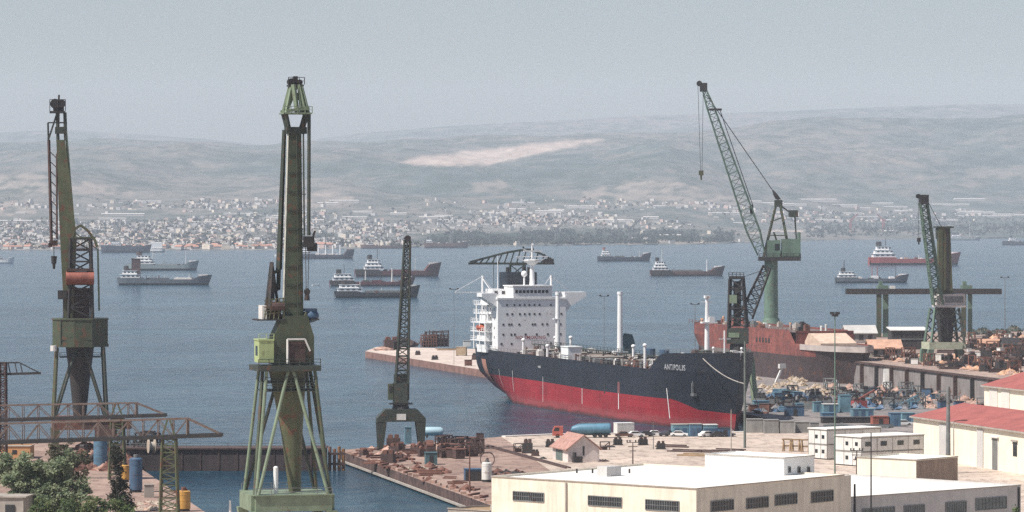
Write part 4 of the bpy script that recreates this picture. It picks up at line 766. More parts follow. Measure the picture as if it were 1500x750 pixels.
b = MB(); b.bar((-.8, .8, Z(556)), (1.3, -1.5, Z(354)), .12); b.bar((.9, .8, Z(500)), (1.5, -1.5, Z(354)), .1); b.build('luffing_rope', m_cable, t)
b = MB(); b.box(-1.6, -.6, -1, 1, Z(512), Z(500)); b.build('jib_walkway', m_dark, t)

# big pedestal crane behind the docked hull
DP = 1370; o, X, Z = frame_of(1129.5, DP)
t = thing('pedestal_crane', 'big grey green pedestal crane with long lattice jib behind the red hull', 'crane', o, 0)
b = MB(); b.tube((0, 0, -.05), (0, 0, Z(378)), 2.7, 2.35, 24); b.tube((0, 0, Z(474)), (0, 0, Z(466)), 3.4, 2.9, 24); b.build('pedestal', m_sea, t, True)
b = MB(); b.box(-4.5, 10.4, -3.4, 3.4, Z(382), Z(376)); b.rail([(-4.4, -3.4, Z(376)), (10.3, -3.4, Z(376))], 1.1, .14, 2.2); b.build('slewing_platform', m_dark, t)
b = MB(); b.box(3.8, 9.6, -3, 3, Z(376), Z(350)); b.box(9.6, 10.3, -3.2, 3.2, Z(380), Z(340)); b.box(-1.5, 3.2, -2.4, 2.4, Z(376), Z(352)); mh_ = b.build('machine_house', m_sea, t)
b = MB(); b.box(1.2, 2.8, -2.5, -2.42, Z(366), Z(357)); b.build('window', m_glass, mh_)
b = MB(); ap = (2.6, 0, Z(294))
for y in (-2.2, 2.2): b.bar((-2.6, y, Z(376)), (ap[0]-.5, y*.3, ap[2]), .6); b.bar((6.8, y, Z(376)), (ap[0]+.4, y*.3, ap[2]), .6); b.bar((-1.2, y, Z(345)), (5.4, y, Z(345)), .35); b.bar((-.2, y, Z(325)), (4.4, y, Z(318)), .3); b.bar((3.8, y, Z(376)), (1, y, Z(340)), .35)
b.build('a_frame', m_green, t)
b = MB(); b.box(1.2, 4., -1.1, 1.1, Z(303), Z(293)); b.box(6.3, 9.6, -1, 1, Z(318), Z(308)); b.bar((3, 0, Z(300)), (7, 0, Z(312)), .5); b.bar((8.4, 0, Z(312)), (9, 0, Z(350)), .4); b.build('head_sheave', m_dgreen, t)
foot, tip = Vector((-3.6, -1, Z(372))), Vector(((1031-1129.5)*DP/F, -6, Z(133)))
b = MB(); m1, m2 = foot.lerp(tip, .14), foot.lerp(tip, .9)
b.lattice(foot, m1, 2.6, 4.6, 3, .42, 1.6, 3.4, rd=.17); b.lattice(m1, m2, 4.6, 2.5, 17, .40, 3.4, 2., rd=.17); b.lattice(m2, tip, 2.5, 1.3, 3, .4, 2., 1.2, rd=.2); b.build('jib', m_sea, t)
b = MB(); b.box(tip.x-1.7, tip.x+.9, tip.y-.8, tip.y+.8, tip.z-.5, tip.z+2.6); b.tube((tip.x-1.9, tip.y-.6, tip.z+2.4), (tip.x-1.9, tip.y+.6, tip.z+2.4), 1., n=12); q = foot.lerp(tip, .88); b.box(q.x-1, q.x+3.6, q.y-1.4, q.y+1.4, q.z-.2, q.z+.5); b.build('jib_head', m_dark, t)
b = MB(); w0 = Vector((1.4, 0, Z(284)))
for y in (-.7, .7): b.bar(tip+Vector((.6, y, -1.5)), w0+Vector((0, y, 0)), .17); b.bar(q+Vector((3., y, 0)), foot.lerp(tip, .30)+Vector((3, y, 0)), .16)
b.build('luffing_rope', m_cable, t)
b = MB(); b.loft([sect(w0.z+1.4, w0.x-.8, .2, .8), sect(w0.z-.5, w0.x+.3, .8, 1), sect(w0.z-2, w0.x+1.2, .9, .9)]); b.bar((w0.x+.9, 0, w0.z-1.5), (ap[0], 0, ap[2]), .4); b.build('luffing_block', m_dark, t)
b = MB(); hx = tip.x-1.9
for dx in (-.5, 1.4): b.bar((hx+dx, tip.y, tip.z+1.5), (hx+.6+dx*.25, tip.y, Z(253)), .11)
b.build('hoist_rope', m_cable, t)
b = MB(); b.box(hx-.2, hx+1.5, tip.y-.5, tip.y+.5, Z(257), Z(250)); b.bar((hx+.65, tip.y, Z(257)), (hx+.65, tip.y, Z(264)), .45); b.build('hook', m_olive, t)
b = MB(); q = foot.lerp(tip, .27); b.box(q.x+1.4, q.x+2.6, q.y-.7, q.y+.7, q.z-1.4, q.z+1.8); b.build('jib_winch', m_dgreen, t)

# crane on the terrace
DC = 1190; o, X, Z = frame_of(1383, DC, 10)
t = thing('portal_crane', 'weathered crane on a splayed lattice portal on the dock terrace', 'crane', o, R(10))
b = MB(); b.box(-6.0, 4.6, -4.4, -3.4, Z(511), Z(501)); b.box(-6., 6, 3.4, 4.4, Z(511), Z(501)); b.box(-6, -5, -3.4, 3.4, Z(511), Z(501)); b.box(5, 6, -3.4, 3.4, Z(511), Z(501)); b.build('portal_frame', M('cream_green_paint', (.40, .42, .31), .65, .2, .4, rust=.15), t)
for x, y in ((-5.4, -3.9), (3.9, -3.9), (-5.4, 3.9), (5.4, 3.9)):
    b = MB(); b.loft([[(x+k*.12+sx*a, y+sy*a, z) for sx, sy in ((-1, -1), (1, -1), (1, 1), (-1, 1))] for z, a, k in ((.02, .7, x), (Z(511), .9, 0))]); b.build('leg', m_sea if x < 0 else m_dgreen, t)  # left legs paler, right legs darker: sun and shade put into the colour
for x, y in ((-5.2, -3.8), (5.4, -3.8), (-5.2, 3.8), (5.4, 3.8)):
    b = MB(); b.bar((x, y, Z(501)), (x*.72, y*.7, Z(451)), .6); b.build('tower_strut', m_sea if x < 0 else m_dgreen, t)  # struts coloured like the legs, lit side pale and shaded side dark
b = MB()
for y in (-3.4, 3.4):
    for k in range(4):
        x0 = -5.2+.35*k; x1 = 5.4-.4*k; za, zb = 501-12.5*k, 488.5-12.5*k
        b.bar((x0, y, Z(za)), (x0+3, y*.9, Z(zb)), .3); b.bar((x1, y, Z(za)), (x1-3, y*.9, Z(zb)), .3); b.bar((x0+3, y, Z(za)), (x0+.3, y*.9, Z(zb)), .3); b.bar((x1-3, y, Z(za)), (x1-.3, y*.9, Z(zb)), .3)
b.build('tower_bracing', m_dgreen, t)
b = MB(); b.loft([sect(Z(501), .4, 1.7, 1.6), sect(Z(450), .4, 2.6, 2.4)]); b.build('centre_column', m_dark, t)
b = MB(); b.box(-3.0, 6.2, -3.2, 3.2, Z(450), Z(446.5)); b.box(-1.7, 6.0, -2.8, 2.8, Z(446.5), Z(430.5)); b.box(-2.6, -1.75, -2.4, 2, Z(446.5), Z(433)); hs_ = b.build('machine_house', M('pinkish_white_paint', (.56, .50, .47), .6, .15, .3, streak=.4, rust=.05), t)
b = MB(); b.box(-.6, 5.3, -2.9, -2.82, Z(443), Z(434)); b.build('side_panel', m_steel, hs_)
b = MB(); b.loft([sect(Z(430.5), .35, 2.0, 1.6), sect(Z(333), -.25, 1.75, 1.5)]); b.box(-2.3, -1.0, -1.7, -.8, Z(430), Z(334)); mt = b.build('mast', m_olive, t)
b = MB(); b.box(.2, 1.0, -1.75, -1.58, Z(428), Z(336)); b.build('cable_slot', m_dark, mt)
b = MB(); b.box(-2.9, 2.6, -1.8, 1.8, Z(334), Z(331.5)); b.box(-2.4, -.8, -1.2, 1.2, Z(350), Z(334)); b.build('mast_head', m_dgreen, t)
foot, tip = Vector((-2.6, -2, Z(446))), Vector((-9.2, -9, Z(297)))
b = MB(); b.lattice(foot, tip, 2.9, 2.2, 18, .4, 2.2, 1.6, rd=.24); b.build('jib', m_sea, t)
b = MB(); b.box(tip.x-1.2, tip.x+1.4, tip.y-1, tip.y+1, tip.z-.5, tip.z+2.4); b.tube((tip.x-1.7, tip.y-.5, tip.z+2), (tip.x-1.7, tip.y+.5, tip.z+2), .7); b.build('jib_head', m_dark, t)
b = MB(); b.bar((tip.x+1, tip.y, tip.z+1), (-.8, 0, Z(333)), .13); b.bar((tip.x-1.7, tip.y, tip.z+1.5), (tip.x-1.5, tip.y, Z(350)), .1); b.build('hoist_rope', m_cable, t)
b = MB(); b.tube((tip.x-1.5, tip.y, Z(354)), (tip.x-1.5, tip.y, Z(348)), .6); b.bar((tip.x-1.5, tip.y, Z(358)), (tip.x-1.5, tip.y, Z(354)), .3); b.build('hook', m_dark, t)

# long flat gantry behind it
DG = 1440; o, X, Z = frame_of(1353, DG, 10)
t = thing('gantry_crane', 'long flat gantry crane beam crossing behind the terrace crane', 'crane', o, 0)
b = MB(); b.box(X(1240), X(1467), -1.2, 1.2, Z(431), Z(423)); b.box(X(1240), X(1467), 4, 5.2, Z(431), Z(423)); gb = b.build('main_beam', m_dark, t)
for x0, x1, top in ((1284, 1291, 418), (1295, 1303, 423), (1408, 1415, 420), (1420, 1426, 423)):
    b = MB(); y = 0 if x0 in (1284, 1408) else 4.6; b.box(X(x0), X(x1), y-.8, y+.8, .02, Z(431)-.02); b.build('leg', m_sea if x0 in (1295, 1420) else m_green, t)
for x0, x1 in ((1286, 1301), (1409, 1424)):
    b = MB(); b.box(X(x0), X(x1), -1, 5, Z(423), Z(418)); b.box(X(x0+2), X(x0+7), 0, 3, Z(418), Z(412)); b.build('end_carriage', m_sea, t)
b = MB(); b.box(X(1304), X(1311), -1, 2, Z(423), Z(419)); b.build('trolley', m_offw, t)

# dark crane on the pier behind the tanker bow
DB = 1075; o, X, Z = frame_of(1081, DB)
t = thing('jib_crane', 'blackened lattice crane standing right behind the tanker bow', 'crane', o, R(-8))
b = MB(); b.lattice((0, 0, Z(480)), (-.4, 0, Z(408)), 5.0, 3.6, 5, .6, 4.4, 3.2, rd=.34); b.box(-1.2, .8, -1, 1, Z(478), Z(412)); b.build('tower', m_dark, t)
b = MB(); b.box(-2.4, 1.8, -2, 2, Z(408), Z(404.5)); b.rail([(-2.4, -2, Z(404.5)), (1.8, -2, Z(404.5))], 1, .14, 1); b.build('tower_head', m_dark, t)
b = MB(); b.box(-2.2, -.1, -2.6, -1.7, Z(444), Z(432)); b.build('operator_cab', m_lgreen, t)
b = MB(); b.box(-3.0, 2.8, -2.6, 2.6, Z(503), Z(481)); mhh = b.build('machine_house', m_dgreen, t)
b = MB(); b.box(-2.4, .6, -2.75, -2.58, Z(494), Z(487)); b.build('side_panel', m_lgreen, mhh)
b = MB(); b.tube((0, 0, Z(520)), (0, 0, Z(503)), 2.6, 2.2, 14); b.box(-3.4, 3.4, -3, 3, Z(524), Z(520)); b.build('slewing_base', m_dark, t)
for x in (-3, 3.6):
    for y in (-2.6, 2.6): b = MB(); b.bar((x*1.35, y*1.2, 0), (x, y, Z(524)), 1.0); b.build('leg', m_lgreen if x > 0 else m_dgreen, t)
b = MB(); b.lattice((2.4, 0, Z(462)), (7.8, 4, Z(392)), 3.6, 2.2, 7, .4, 2.6, 1.6, rd=.24); b.build('jib', m_dark, t)
b = MB(); b.bar((1.4, 0, Z(406)), (7.6, 3.6, Z(394)), .14); b.build('luffing_rope', m_cable, t)

# hammerhead arm rising behind the funnel
DH = 1330; o, X, Z = frame_of(758, DH)
t = thing('hammerhead_crane', 'dark hammerhead crane arm seen above the tanker funnel', 'crane', o, 0)
b = MB(); b.lattice((0, 0, 0), (0, 0, Z(388)), 7, 5, 9, .6, 7, 5); b.build('tower', m_dgreen, t)
b = MB(); b.box(X(686), X(812), -1.4, 1.4, Z(387.5), Z(384.5))
P = [(688, 384), (715, 377), (742, 370), (762, 366.5), (780, 367), (795, 373), (811, 382)]
for y in (-1.2, 1.2):
    for a, c_ in zip(P[:-1], P[1:]): b.bar((X(a[0]), y, Z(a[1])), (X(c_[0]), y, Z(c_[1])), .7)
    for k in range(13): x = 694+k*9; yy = np.interp(x, [q[0] for q in P], [q[1] for q in P]); b.bar((X(x), y, Z(385)), (X(x+5), y, Z(yy)), .45)
b.build('cantilever_arm', m_dgreen, t)
b = MB(); b.box(X(795), X(811), -2, 2, Z(387), Z(379)); b.build('counterweight', m_dark, t)
b = MB(); b.bar((X(768), 0, Z(367)), (X(766), 0, Z(361)), .6); b.bar((X(780), 0, Z(367)), (X(781), 0, Z(363)), .6); b.box(X(766), X(782), -1, 1, Z(366), Z(364)); b.build('top_mast', m_dgreen, t)

# two truss runway cranes on the west quay
def truss(name, label, D, xr, ytop0, ytop1, ybot0, ybot1, xleg, xend, mt, yleg):
    o, X, Z = frame_of(xleg, D); t = thing(name, label, 'crane', o, 0)
    tx = lambda x: Z(np.interp(x, [0, 275], [ytop0, ytop1])); bx = lambda x: Z(np.interp(x, [0, xend], [ybot0, ybot1])); x0 = -120
    b = MB()
    for y in (-1.3, 1.3):
        b.bar((X(x0), y, tx(x0)), (X(xr), y, tx(xr)), .24); b.bar((X(xr), y, tx(xr)), (X(xend), y, bx(xend)), .2); k = 0; x = x0
        while x < xr-3:
            x2 = min(x+22, xr); b.bar((X(x), y, tx(x)), (X(x), y, bx(x)), .13); b.bar((X(x), y, bx(x) if k % 2 else tx(x)), (X(x2), y, tx(x2) if k % 2 else bx(x2)), .15); x = x2; k += 1
        b.bar((X(xr), y, tx(xr)), (X(xr), y, bx(xr)), .26)
    b.build('truss', M('brown_truss_paint', (.17, .125, .105), .8, .3, .5, rust=.3), t)
    b = MB(); b.box(0, 0, 0, 0, 0, 0); b.v = []; b.f = []; b.m = []
    for y in (-1.3, 1.3): b.bar((X(x0), y, bx(x0)), (X(xend), y, bx(xend)), .62)
    b.build('runway_beam', m_dark, t)
    b = MB(); b.lattice((0, 0, 0), (0, 0, bx(xleg)-.3), 3.2, 2.3, 12, .3, 3.0, 2.6, rd=.15); b.build('lattice_leg', m_olive, t)
    b = MB(); b.bar((-1.2, -1.3, bx(xleg)), (-.2, -1.3, tx(xleg)), .3); b.bar((1.2, -1.3, bx(xleg)), (.2, -1.3, tx(xleg)), .3); b.build('king_strut', m_olive, t)
    b = MB(); b.lattice((X(-30), 0, 0), (X(-30), 0, bx(-30)-.3), 2.6, 2.6, 12, .34); b.build('lattice_leg', m_green, t)
    return t, X, Z
t, X, Z = truss('runway_crane', 'nearer of two rusty truss runway cranes crossing the lower left', 672, 275, 624, 613, 652, 637, 248, 326, True, 0)
t, X, Z = truss('runway_crane', 'farther of two rusty truss runway cranes, its beam ending behind the nearer one', 770, 200, 596, 588, 619, 608, 172, 244, True, 0)
b = MB(); b.box(X(120), X(192), -1.2, 1.2, Z(628), Z(615)); b.box(X(140), X(170), -1.6, 1.6, Z(640), Z(628)); b.build('trolley', m_drust, t)
# slim mast crane cut by the left edge
o, X, Z = frame_of(4, 800)
t = thing('mast_crane', 'slim mast crane with a flat arm cut by the left edge', 'crane', o, 0)
b = MB(); b.lattice((0, 0, 0), (0, 0, Z(531)), 1.5, 1.3, 20, .34); b.build('mast', m_drust, t)
b = MB(); b.bar((X(-30), 0, Z(549)), (X(60), 0, Z(546.5)), .5); b.bar((X(-8), 0, Z(532)), (X(28), 0, Z(531)), .3); b.bar((X(28), 0, Z(531)), (X(58), 0, Z(546)), .22)
for x in (12, 22, 30): b.bar((X(x), 0, Z(532)), (X(x+3), 0, Z(547)), .2)
b.build('arm', m_dark, t)
# ------------------------------------------------------------------ buildings
def on_line(P, Q, px):
    k = (px-CX)/F; d = (Q[0]-P[0], Q[1]-P[1]); t = (k*P[1]-P[0])/(d[0]-k*d[1]); return (P[0]+d[0]*t, P[1]+d[1]*t)
def wall_box(P, Q, px0, px1, y0, y1, inset=.25, out=.0):      # a window leaf on the wall P-Q seen between two columns and rows of the photo
    a, c_ = on_line(P, Q, px0), on_line(P, Q, px1); d = Vector((c_[0]-a[0], c_[1]-a[1])).normalized(); n = Vector((d.y, -d.x))
    if n.y > 0: n = -n
    za, zb = zy((y0), (a[1]+c_[1])/2), zy(y1, (a[1]+c_[1])/2)
    return a, c_, d, n, min(za, zb), max(za, zb)
def add_window(parent, base, P, Q, px0, px1, y0, y1, louvre=7, glass=None, frame=None):
    a, c_, d, n, z0, z1 = wall_box(P, Q, px0, px1, y0, y1); B = Vector(base); L_ = lambda p, k, z: (p[0]+n.x*k-B.x, p[1]+n.y*k-B.y, z-B.z)
    w = MB(); w.add([L_(a, .02, z0), L_(c_, .02, z0), L_(c_, .02, z1), L_(a, .02, z1)], [(0, 1, 2, 3)]); pane = w.build('window', glass or m_glass, parent)
    w = MB(); q = lambda s, z: Vector(L_((a[0]+(c_[0]-a[0])*s, a[1]+(c_[1]-a[1])*s), .06, z))
    for s in (0, 1): w.bar(q(s, z0), q(s, z1), .14)
    for z in (z0, z1): w.bar(q(0, z), q(1, z), .14)
    for k in range(1, louvre): w.bar(q(k/louvre, z0), q(k/louvre, z1), .07)
    if louvre: w.bar(q(0, (z0+z1)/2), q(1, (z0+z1)/2), .06)
    w.build('frame', frame or m_steel, pane); return pane
def block(name, label, cat, poly, z0, z1, wall, roof, par=.35, group=None):
    base = Vector((poly[0][0], poly[0][1], z0)); t = thing(name, label, cat, base); lp = [(x-base.x, y-base.y) for x, y in poly]; n = len(lp)
    MB().prism(lp, 0, z1-z0-par).build('wall', wall, t)
    cx, cy = sum(p[0] for p in lp)/n, sum(p[1] for p in lp)/n; ins = [(cx+(x-cx)*.985, cy+(y-cy)*.985) for x, y in lp]; h = z1-z0; b = MB()
    for i in range(n):
        j = (i+1) % n; b.add([(*lp[i], h-par), (*lp[j], h-par), (*lp[j], h), (*lp[i], h), (*ins[i], h-par), (*ins[j], h-par), (*ins[j], h), (*ins[i], h)], [(0, 1, 2, 3), (5, 4, 7, 6), (3, 2, 6, 7)])
    b.build('parapet', wall, t)
    for i in range(n):
        j = (i+1) % n; dv = (Vector(lp[j])-Vector(lp[i])).normalized(); nv = Vector((dv.y, -dv.x)); mid = (Vector(lp[i])+Vector(lp[j]))/2-Vector((cx, cy)); nv = nv if nv.dot(mid) > 0 else -nv; b = MB()
        q_ = [Vector(lp[i])+nv*.003-dv*.0, Vector(lp[j])+nv*.003, Vector(lp[j])+nv*.16, Vector(lp[i])+nv*.16]; b.prism([(v_.x, v_.y) for v_ in q_], h-.13, h+.02); b.build('cornice', m_conc, t)
    MB().add([(*p, h-par+.02) for p in ins], [tuple(range(n))]).build('roof', roof, t); return t, base
zr = 12.75; A = (28.8, 600.); B_ = (54.7, 631.9); Cc = (-3.35, 628.6); E_ = (B_[0]+Cc[0]-A[0], B_[1]+Cc[1]-A[1])
t, base = block('office_block', 'large cream flat roofed building with strip windows in the foreground', 'building', [A, B_, E_, Cc], 2.5, zr, m_cream, m_roofw)
for x0, x1, y0, y1 in ((752, 797, 721, 734), (862, 911, 727.5, 741.5), (946, 995, 733, 748)): add_window(t, base, Cc, A, x0, x1, y0, y1, 14)
for x0, x1, y0, y1 in ((1041, 1074, 733, 748), (1093, 1125, 729, 744), (1135, 1167, 724, 739), (1188, 1220, 719.5, 735)): add_window(t, base, A, B_, x0, x1, y0, y1, 8)
q = on_line(Cc, A, 830); b = MB(); b.bar((q[0]-base.x-.08, q[1]-base.y-.1, 0), (q[0]-base.x-.08, q[1]-base.y-.1, zr-2.9), .3); b.build('downpipe', m_conc, t)
u, v = Vector((-.747, .665)), Vector((.63, .777)).normalized()
def uv(o, a, c_): return (o[0]+u.x*a+v.x*c_, o[1]+u.y*a+v.y*c_)
q = atD(905, 632, zr); b = MB(); b.box(q.x-3-base.x, q.x+.2-base.x, q.y-base.y, q.y+2.4-base.y, zr-2.86, zr-1.2, rz=.72); b.build('roof_hatch', m_gplast, t)
for px, D in ((845, 640), (868, 640), (922, 640)): q = atD(px, D); b = MB(); b.tube((q.x-base.x, q.y-base.y, zr-2.86), (q.x-base.x, q.y-base.y, zr-2.1), .16); b.build('roof_vent', m_dark, t)
Q = (44.9, 634.); za = 15.4
t, base = block('stair_annex', 'white box annex with three small windows rising at the back of the flat roof', 'building', [Q, uv(Q, 0, 8.8), uv(Q, 16.7, 8.8), uv(Q, 16.7, 0)], zr-.3, za, M('bright_white_plaster', (.82, .80, .77), .85, .04, .3), m_roofw, .2)
MB().prism([(p[0]-base.x, p[1]-base.y) for p in (uv(A, 1, 41.3), uv(A, 1, 44.5), uv(A, 20, 44.5), uv(A, 20, 41.3))], 2.5-base.z, -.02).build('lower_wall', m_cream, t)
for x in (1156, 1170, 1184): add_window(t, base, Q, uv(Q, 0, 8.8), x-1.7, x+1.7, 684, 692, 0)
# grey workshop at the lower right
zr = 8.5; Rr = (88.6, 668.7); u2 = Vector((-.705, .709)); v2 = Vector((.745, .667)).normalized()
Pn = (Rr[0]-v2.x*46, Rr[1]-v2.y*46)
t, base = block('workshop', 'grey walled workshop with bright flat roof at the lower right corner', 'building', [Pn, Rr, (Rr[0]+u2.x*39, Rr[1]+u2.y*39), (Pn[0]+u2.x*39, Pn[1]+u2.y*39)], 2.5, zr, m_gplast, m_roofw)
for x0, x1, y0, y1 in ((1263, 1310, 744, 758), (1324, 1354, 740, 754), (1385, 1415, 735, 751), (1429, 1474, 729, 746)): add_window(t, base, Pn, Rr, x0, x1, y0, y1, 9, glass=M('dusty_glass', (.12, .14, .14), .4, .3, .5))
b = MB(); b.tube((Rr[0]-base.x-.4, Rr[1]-base.y-.6, 0), (Rr[0]-base.x-.4, Rr[1]-base.y-.6, 5.6), .18); b.build('downpipe', m_dark, t)
# low store with the brown streaked end
K = (78.5, 746.); z1 = 8.0
t, base = block('low_store', 'low cream store with a brown streaked end wall behind the grey workshop', 'building', [K, (87.9, 757.), (87.9-14*.76, 757+14*.65), (K[0]-14*.76, K[1]+14*.65)], 2.5, z1, m_cream2, m_roofw, .3)
a, c_, d, n, z0, zt = wall_box(K, (87.9, 757.), 1342.5, 1402.5, 674, 705); b = MB(); b.add([(p[0]+n.x*.03-base.x, p[1]+n.y*.03-base.y, z-2.5) for p, z in ((a, 2.6), (c_, 2.6), (c_, 7.7), (a, 7.7))], [(0, 1, 2, 3)]); b.build('streaked_facing', M('brown_streaked_boards', (.34, .25, .19), .85, .2, .4, streak=.7), t)
# gabled halls with red roofs
def hall(name, label, P, ln, wd, ze, zr, wall, roof, ang, z0=2.5):
    t = thing(name, label, 'building', (P[0], P[1], z0), ang)          # local x along the left eave, y towards the right side
    b = MB(); b.prismx([(0, 0), (wd, 0), (wd, ze-z0), (wd/2, zr-z0), (0, ze-z0)], 0, ln); b.build('wall', wall, t)
    b = MB(); e = .5; k = (zr-ze)/(wd/2)
    for s in (0, 1):
        y0, y1 = (-e, wd/2) if s == 0 else (wd+e, wd/2); za, zb = ze-z0-k*e+.06, zr-z0+.06
        b.add([(-e, y0, za), (ln+e, y0, za), (ln+e, y1, zb), (-e, y1, zb), (-e, y0, za+.22), (ln+e, y0, za+.22), (ln+e, y1, zb+.22), (-e, y1, zb+.22)], [(0, 1, 2, 3), (7, 6, 5, 4), (0, 4, 5, 1), (1, 5, 6, 2), (3, 7, 4, 0)])
    b.build('roof', roof, t); b = MB()
    b.box(-.55, ln+.55, -e-.25, -e-.02, ze-z0-k*e-.1, ze-z0-k*e+.22); b.build('gutter', m_conc, t); return t
dh = Vector((.254, -.967)); ah = math.atan2(dh.y, dh.x)
t = hall('hall', 'long ivory hall with low red roof and tall dark door at the right edge', (88.3, 845.), 112, 24, 11.2, 13.8, m_cream2, m_roofred, ah)
W0, W1 = (88.3, 845.), (88.3+dh.x*112, 845+dh.y*112)
def onhall(px, y0, y1):
    p = on_line(W0, W1, px); s = (Vector(p)-Vector(W0)).length; return s, zy(y0, p[1])-2.5, zy(y1, p[1])-2.5
for x0, x1 in ((1377, 1392), (1432, 1441)):
    s0, zt, zb = onhall(x0, 620, 672); s1 = onhall(x1, 620, 672)[0]; b = MB(); b.box(s0, s1, -.22, 0, 0, 8.0); b.build('pilaster', m_gplast, t)
s0, zt, zb = onhall(1454, 642, 684); s1 = onhall(1462, 642, 684)[0]; b = MB(); b.box(s0, s1, -.06, .05, 0.02, zt); dd = b.build('door', M('weathered_grey_door', (.16, .16, .15), .7, .2, .5), t)
b = MB(); b.box(s0-.2, s0, -.12, .05, 0, zt+.2); b.box(s1, s1+.2, -.12, .05, 0, zt+.2); b.box(s0-.6, s1+.6, -.5, .05, zt+.2, zt+.45); b.build('frame', m_offw, dd)
s0, zt, zb = onhall(1484, 647, 668); s1 = onhall(1490, 647, 668)[0]; b = MB(); b.box(s0, s1, -.06, .05, zb, zt); wd_ = b.build('window', m_glass, t); b = MB(); b.box(s0-.4, s1+.4, -.4, .05, zt+.05, zt+.4); b.build('hood', m_conc, wd_)
t2 = hall('hall', 'second ivory hall with red roof showing above the first hall', (111.3, 905.), 46, 20, 15.4, 18.2, m_cream2, m_roofred, ah)
for s0 in (3.6, 11): b = MB(); b.box(s0, s0+5, -.2, 0, 0, 12.7); b.build('pilaster', M('pale_grey_plaster', (.6, .57, .52), .85, .1, .3), t2)
b = MB(); b.box(20, 23, -1.4, -.02, 3.0, 3.3); b.build('canopy', m_dark, t2)
# little gabled hut in the yard
hd = Vector((-.26, .97)).normalized(); t = thing('hut', 'small whitewashed hut with faded orange tiled roof in the middle of the yard', 'hut', (12.0, 824, 2.5), math.atan2(hd.y, hd.x)-math.pi/2)
b = MB(); b.prismy([(0, 0), (7.0, 0), (7.0, 2.9), (3.5, 5.6), (0, 2.9)], 0, 12.2); b.build('wall', M('flaking_whitewash', (.66, .57, .53), .9, .15, .4, streak=.35), t)
b = MB()
for x0, x1 in ((-.6, 3.5), (7.6, 3.5)):
    za, zb = 2.9-.6*.77+.08, 5.6+.08; b.add([(x0, -.5, za), (x0, 12.7, za), (x1, 12.7, zb), (x1, -.5, zb), (x0, -.5, za+.2), (x0, 12.7, za+.2), (x1, 12.7, zb+.2), (x1, -.5, zb+.2)], [(0, 1, 2, 3), (7, 6, 5, 4), (0, 4, 5, 1), (1, 5, 6, 2), (2, 6, 7, 3), (3, 7, 4, 0)])
b.build('roof', M('faded_clay_tiles', (.38, .21, .17), .85, .3, 1.2), t)
b = MB(); b.box(-.06, .04, 4.2, 9.5, 0, 2.3); b.build('door', M('weathered_green_door', (.10, .13, .12), .8, .3, .6), t); b = MB(); b.box(3.3, 3.7, -.05, .05, 1.4, 3.4); b.build('window', m_glass, t)
b = MB(); b.box(.6, 2.6, -2.4, -1., .0, 1.3); b.tube((1, -1.7, 1.3), (1, -1.7, 2.2), .4); tag(b.build('compressor', m_dark), 'dark compressor standing by the gable of the hut', 'machine').matrix_world = t.matrix_basis.copy()
# small flat shed whose white roof edge peeps in beside the big building
p0, p1 = atD(656, 676), atD(724, 690); t, base = block('low_shed', 'low shed with white roof edge beside the corner of the cream building', 'shed', [(p0.x, p0.y), (p0.x+7.5, p0.y-6), (p1.x-.6, p1.y-7), (p0.x+4.2, p0.y+4.6)], 2.5, 3.9, m_conc, m_wood, .3)
# prefabricated two-storey cabins
def prefab(label, corner, ang, fl, dp, z1, wins):
    t = thing('site_cabin', label, 'cabin', (corner[0], corner[1], 2.5), ang); h = z1-2.5
    for k in range(2):
        z = .25+k*h/2; b = MB(); b.box(0, fl, 0, dp, z, z+h/2-.28); st = b.build('cabin_unit', m_offw, t)
        b = MB(); b.box(-.08, fl+.08, -.08, dp+.08, z+h/2-.28, z+h/2-.06)
        for x in [i*fl/round(fl/4.8) for i in range(1+round(fl/4.8))]: b.box(x-.05, x+.05, -.05, 0, z, z+h/2-.28)
        for y in [i*dp/3 for i in range(4)]: b.box(-.05, 0, y-.05, y+.05, z, z+h/2-.28)
        b.build('frame', m_gconc, st)
        for (w_, x) in wins: 
            if k < w_: MB().box(x, x+1.7, -.05, .03, z+1.0, z+2.0).build('window', m_glass, st)
        for y in (dp*.14, dp*.5): MB().box(-.05, .03, y, y+.9, z+1.1, z+1.9).build('window', m_glass, st)
    b = MB(); b.box(-.2, fl+.2, -.2, dp+.2, h+.2, h+.4); b.build('roof', m_roofw, t)
    b = MB(); b.box(0, fl, 0, dp, .0, .24); b.build('plinth', m_dark, t); return t
c1, c2 = at(1262, 684), at(1212, 674)
prefab('nearer of two white two storey prefab cabin blocks, with dark windows along its front', (c2.x+(c1.x-c2.x), c1.y), math.atan2(8, 11.8), 17, 8.8, 8.5, ((2, 1.0), (2, 5.2), (2, 9.8), (2, 14.2)))
prefab('farther of two white two storey prefab cabin blocks, mostly blank towards the camera', (c2.x, c2.y+1), math.atan2(8, 11.8), 15, 6.4, 8.8, ())
